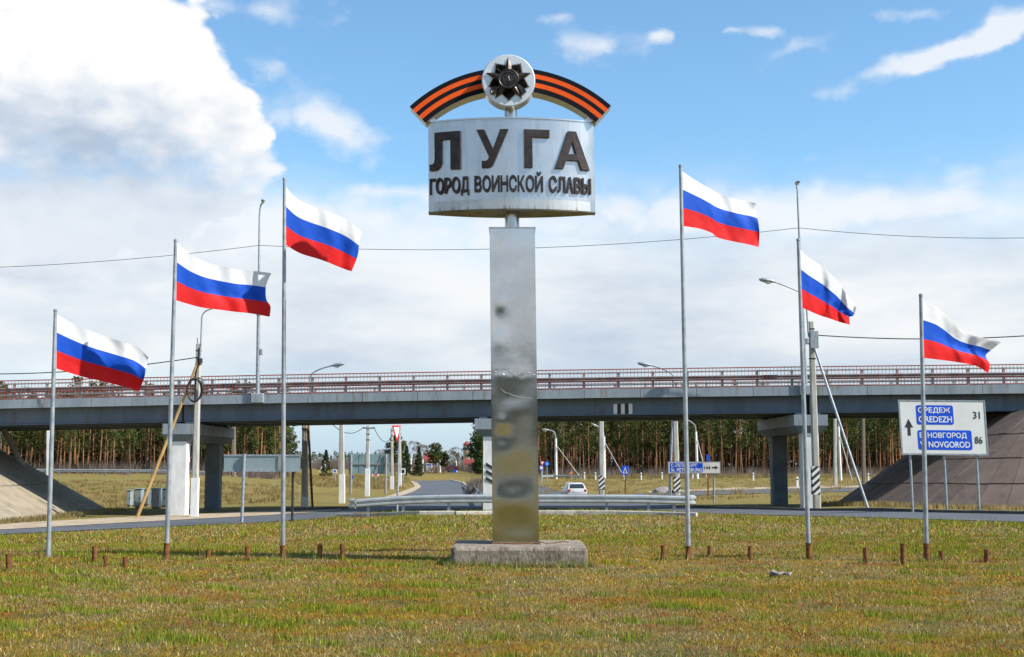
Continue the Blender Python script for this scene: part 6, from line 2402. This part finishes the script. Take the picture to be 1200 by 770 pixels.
# houses
M_ROOF = mat('red_metal_roof', (0.30, 0.045, 0.04), (0.24, 0.04, 0.035), 1, 0.5)
M_HWALL = mat('house_wall', (0.45, 0.42, 0.36), (0.36, 0.33, 0.28), 1, 0.85)
M_BRICK = mat('tower_brick', (0.46, 0.36, 0.25), (0.38, 0.29, 0.2), 1, 0.85)
M_GLASSD = mat('dark_window', (0.03, 0.04, 0.05), None, 1, 0.15)


def house(label, px0, px1, row_eave, row_ridge, Y, wall, gable=False, nwin=3):
    a, b = onground(px0, Y), onground(px1, Y)
    ze, zr = at(px0, row_eave, Y).z, at(px0, row_ridge, Y).z
    x0, x1 = a.x, b.x
    dp = min(7.0, x1 - x0)
    root = thing('house', Vector(((x0 + x1) / 2, Y, a.z)), label, 'house', 'houses of the settlement')
    part(MB().box(x0, x1, Y, Y + dp, a.z - 1, ze), 'wall', wall, root)
    e = .5
    if gable:
        mid_ = (x0 + x1) / 2
        part(MB().add([(x0, Y + .001, ze), (x1, Y + .001, ze), (mid_, Y + .001, zr - .1), (x0, Y + dp - .001, ze), (x1, Y + dp - .001, ze), (mid_, Y + dp - .001, zr - .1)], [(0, 1, 2), (3, 5, 4)]), 'gable', wall, root)
        part(MB().add([(x0 - e, Y - e, ze - .2), (mid_, Y - e, zr), (mid_, Y + dp + e, zr), (x0 - e, Y + dp + e, ze - .2), (x1 + e, Y - e, ze - .2), (x1 + e, Y + dp + e, ze - .2)], [(0, 1, 2, 3), (1, 4, 5, 2)]), 'roof', M_ROOF, root)
    else:
        part(MB().add([(x0 - e, Y - e, ze + .01), (x1 + e, Y - e, ze + .01), (x1 + e, Y + dp / 2, zr), (x0 - e, Y + dp / 2, zr), (x0 - e, Y + dp + e, ze), (x1 + e, Y + dp + e, ze)], [(0, 1, 2, 3), (3, 2, 5, 4)]), 'roof', M_ROOF, root)
    zc = part(MB().box(lerp(x0, x1, .7), lerp(x0, x1, .7) + .7, Y + dp / 2 - .3, Y + dp / 2 + .3, lerp(ze, zr, .5), zr + .8), 'chimney', M_BRICK, root)
    for k in range(nwin):
        xw = lerp(x0, x1, (k + .5) / nwin)
        w = part(MB().box(xw - .5, xw + .5, Y - .06, Y - .002, lerp(a.z, ze, .42), lerp(a.z, ze, .80)), 'window', M_WHITE, root)
        part(MB().box(xw - .4, xw + .4, Y - .09, Y - .061, lerp(a.z, ze, .46), lerp(a.z, ze, .76)), 'pane', M_GLASSD, w)


house('red-roofed house right of the bare trees near the middle pier', 545, 562, 547.5, 538, 360, M_HWALL, nwin=4)
house('house with high dark red roof behind the rounded pine', 497, 507, 541, 531.5, 420, M_ROOF, nwin=3)
house('low kiosk with red roof right of the route board', 524, 534, 551.5, 546, 330, M_HWALL, nwin=2)
house('long house with crimson roof at the left of the meadow skyline', 372, 402, 548.5, 541.5, 440, M_HWALL, nwin=6)
house('small house with dull roof beyond the arrow sign', 340, 356, 549, 543, 450, M_HWALL, True, 2)
# water tower
tb, tt = onground(547, 520), at(547, 522, 520)
root = thing('tower', tb, 'pale round brick tower with a red cap above the houses', 'tower')
r_ = (at(552, 530, 520).x - at(543.5, 530, 520).x) / 2
part(MB().lathe([(r_ * .82, tb.z - 1), (r_ * .8, lerp(tb.z, tt.z, .55)), (r_, lerp(tb.z, tt.z, .68)), (r_, tt.z)], 20, tb.x, tb.y), 'shaft', M_BRICK, root, 30)
part(MB().lathe([(r_ * 1.06, tt.z + .002), (r_ * 1.06, tt.z + .5), (r_ * .25, tt.z + 1.6)], 20, tb.x, tb.y), 'cap', M_ROOF, root, 30)
for k in range(5):
    a = R(-150 + 30 * k)
    q = (tb.x + r_ * 1.0 * math.cos(a), tb.y + r_ * 1.0 * math.sin(a))
    part(MB().box(q[0] - .4, q[0] + .4, q[1] - .12, q[1] + .12, lerp(tb.z, tt.z, .78), lerp(tb.z, tt.z, .9)), 'window', M_GLASSD, root)


# ================================================================== grass blades
def fbm(x, y, s, seed):
    r_ = np.random.default_rng(seed)
    out = np.zeros_like(x)
    amp = 1.0
    for o_n in range(4):
        for k in range(3):
            a = r_.uniform(0, 6.28)
            out += amp * np.sin((x * math.cos(a) + y * math.sin(a)) * s * (1.9 ** o_n) * r_.uniform(.8, 1.2) + r_.uniform(0, 6.28)) / 3
        amp *= .62
    return out


def blade_material():
    m = bpy.data.materials.new('grass_blade')
    m.use_nodes = True
    t = NT(m.node_tree)
    out = t.n('ShaderNodeOutputMaterial')
    p = t.n('ShaderNodeBsdfPrincipled')
    p.inputs['Roughness'].default_value = 0.75
    p.inputs['Specular IOR Level'].default_value = 0.2
    tr = t.n('ShaderNodeBsdfTranslucent')
    mx = t.n('ShaderNodeMixShader')
    mx.inputs[0].default_value = 0.3
    a = t.n('ShaderNodeAttribute', attribute_name='col')
    t.link(a.outputs['Color'], p.inputs['Base Color'])
    t.link(a.outputs['Color'], tr.inputs['Color'])
    t.link(p.outputs[0], mx.inputs[1])
    t.link(tr.outputs[0], mx.inputs[2])
    t.link(mx.outputs[0], out.inputs[0])
    return m


M_BLADE = blade_material()


def lay_grass(label, y0, y1, dens, w, hmin, hmax, seed, limit=None, wide=0.41, side=1.5):
    r_ = np.random.default_rng(seed)
    area = wide * (y1 ** 2 - y0 ** 2) + 2 * side * (y1 - y0)
    n = int(area * dens)
    y = np.sqrt(r_.random(n) * (y1 ** 2 - y0 ** 2) + y0 ** 2)
    x = (r_.random(n) * 2 - 1) * (wide * y + side)
    if limit is not None:
        k = limit(x, y)
        x, y = x[k], y[k]
    # not on the plinth
    k = ~((x > PX0 - .02) & (x < PX1 + .02) & (y > 21.18) & (y < 23.22))
    x, y = x[k], y[k]
    g1, g2, g3 = fbm(x, y, 1.1, 1), fbm(x, y, 5.2, 2), fbm(x, y, .45, 3)
    tuft = np.clip((g2 - .25) * 1.6 + .45 * g1 + .35 * g3, 0, 1)
    green = g1 * .35 + g2 * .5 + g3 * .4
    g5 = fbm(x, y, 2.9, 6)
    redf = np.clip((g5 - .35) * 1.5 - .35 * tuft, 0, 1)
    stain = (np.abs(y - 22.1) < .4) & (np.abs(x - .3) > 2.4) & (fbm(x, y, 3.0, 9) > np.where(x > 0, -.3, .5))
    keep = r_.random(len(x)) < np.where(stain, .22, np.clip(.70 + .3 * green - .35 * redf, .42, 1.0))
    x, y, green, tuft, redf, g1 = x[keep], y[keep], green[keep], tuft[keep], redf[keep], g1[keep]
    n = len(x)
    z = terrain_np(x, y) + ground_bumps(x, y)
    isg = r_.random(n) < np.clip(.13 + .12 * green + .66 * tuft, .04, .88)
    h = (hmin + (hmax - hmin) * r_.random(n) ** 1.8) * np.where(isg, .55 + 1.0 * tuft, .62)
    a = r_.uniform(0, 2 * math.pi, n)
    lean = r_.uniform(.1, .9, n) * np.where(isg, .7, 1.7)
    ww = w * r_.uniform(.6, 1.4, n)
    bx = np.stack([x - ww * np.cos(a), y - ww * np.sin(a), z - .01], 1)
    cx = np.stack([x + ww * np.cos(a), y + ww * np.sin(a), z - .01], 1)
    b = a + math.pi / 2 + r_.normal(0, .6, n)
    tx = np.stack([x + lean * h * np.cos(b), y + lean * h * np.sin(b), z + h], 1)
    V = np.stack([bx, cx, tx], 1).reshape(-1, 3)
    gcol = np.stack([.145 + .10 * r_.random(n), .185 + .08 * r_.random(n), .012 + .012 * r_.random(n)], 1)
    scol = np.stack([.33 + .11 * r_.random(n), .24 + .09 * r_.random(n), .10 + .07 * r_.random(n)], 1)
    q = r_.random(n)
    mossy = (~isg) & (q < np.clip(.46 + .30 * np.sin(g1 * 2.0), .15, .85))
    k = mossy.sum()
    scol[mossy] = np.stack([.29 + .10 * r_.random(k), .175 + .06 * r_.random(k), .006 + .008 * r_.random(k)], 1)
    redd = (~isg) & (r_.random(n) < np.clip(.13 + .95 * redf, 0, .88))
    k = redd.sum()
    scol[redd] = np.stack([.25 + .10 * r_.random(k), .068 + .03 * r_.random(k), .008 + .006 * r_.random(k)], 1)
    dark = (~isg) & (r_.random(n) < .16)
    k = dark.sum()
    scol[dark] = np.stack([.06 + .03 * r_.random(k), .045 + .02 * r_.random(k), .018 + .01 * r_.random(k)], 1)
    f_ = np.exp(r_.normal(0, .32, n))[:, None]
    gcol, scol = gcol * f_, scol * f_
    col = np.where(isg[:, None], gcol, scol)
    col = np.repeat(col, 3, 0)
    o = np_mesh('grass', V, np.arange(len(V)).reshape(-1, 3), M_BLADE, None, col)
    tag(o, label, 'grass', kind='stuff')
    return n


near_line = None
_rx, _rd = [], []
for a_, b_ in zip(ROAD_NEAR[:-1], ROAD_NEAR[1:]):
    for k in range(6):
        f = k / 6
        q = gnd(lerp(a_[0], b_[0], f), lerp(a_[1], b_[1], f))
        _rx.append(q.x / q.y)
        _rd.append(q.y)


def before_road(x, y):
    u = x / y
    lim = np.interp(u, _rx, _rd)
    inner = (u > -0.13) & (u < 0.14)
    lim = np.where(inner, np.minimum(lim, 78), lim)
    return y < lim - .3


lay_grass('short patchy spring grass of the island around the monument', 8.5, 18, 2500, .0052, .016, .070, 21, None, 0.42, 3.5)
lay_grass('short patchy grass around the flagpoles and behind them', 18, 34, 950, .0080, .022, .080, 22, None, 0.42, 4.0)
lay_grass('farther island grass running to the carriageway', 34, 82, 115, .017, .04, .14, 23, before_road)


# longer tufts left standing round the poles, stubs and plinth
def base_tufts():
    r_ = np.random.default_rng(77)
    P = []
    for fl in FLAGS:
        g_ = gnd(*fl['base'])
        P += [(g_.x + r_.normal(0, .10), g_.y + r_.normal(0, .08)) for _ in range(70)]
    for st in STUBS:
        g_ = gnd(st[0], st[1])
        P += [(g_.x + r_.normal(0, .09), g_.y + r_.normal(0, .07)) for _ in range(45)]
    for _ in range(900):
        P.append((r_.uniform(PX0 - .1, PX1 + .1), 21.17 - abs(r_.normal(0, .05))))
    for _ in range(260):
        P.append((r_.choice([PX0 - .03, PX1 + .03]) + r_.normal(0, .03), r_.uniform(21.15, 23.2)))
    P = np.array(P)
    n = len(P)
    z = terrain_np(P[:, 0], P[:, 1])
    h = r_.uniform(.04, .15, n)
    a = r_.uniform(0, 6.28, n)
    w = .006
    V = np.stack([np.stack([P[:, 0] - w * np.cos(a), P[:, 1] - w * np.sin(a), z - .01], 1), np.stack([P[:, 0] + w * np.cos(a), P[:, 1] + w * np.sin(a), z - .01], 1),
                  np.stack([P[:, 0] + r_.normal(0, .03, n), P[:, 1] + r_.normal(0, .03, n), z + h], 1)], 1).reshape(-1, 3)
    gr = r_.random(n) < .5
    col = np.where(gr[:, None], np.array([[.13, .20, .018]]), np.array([[.34, .26, .12]])) * np.exp(r_.normal(0, .3, n))[:, None]
    tag(np_mesh('grass', V, np.arange(len(V)).reshape(-1, 3), M_BLADE, None, np.repeat(col, 3, 0)), 'longer grass tufts standing round the pole bases and the plinth', 'grass', kind='stuff')


base_tufts()
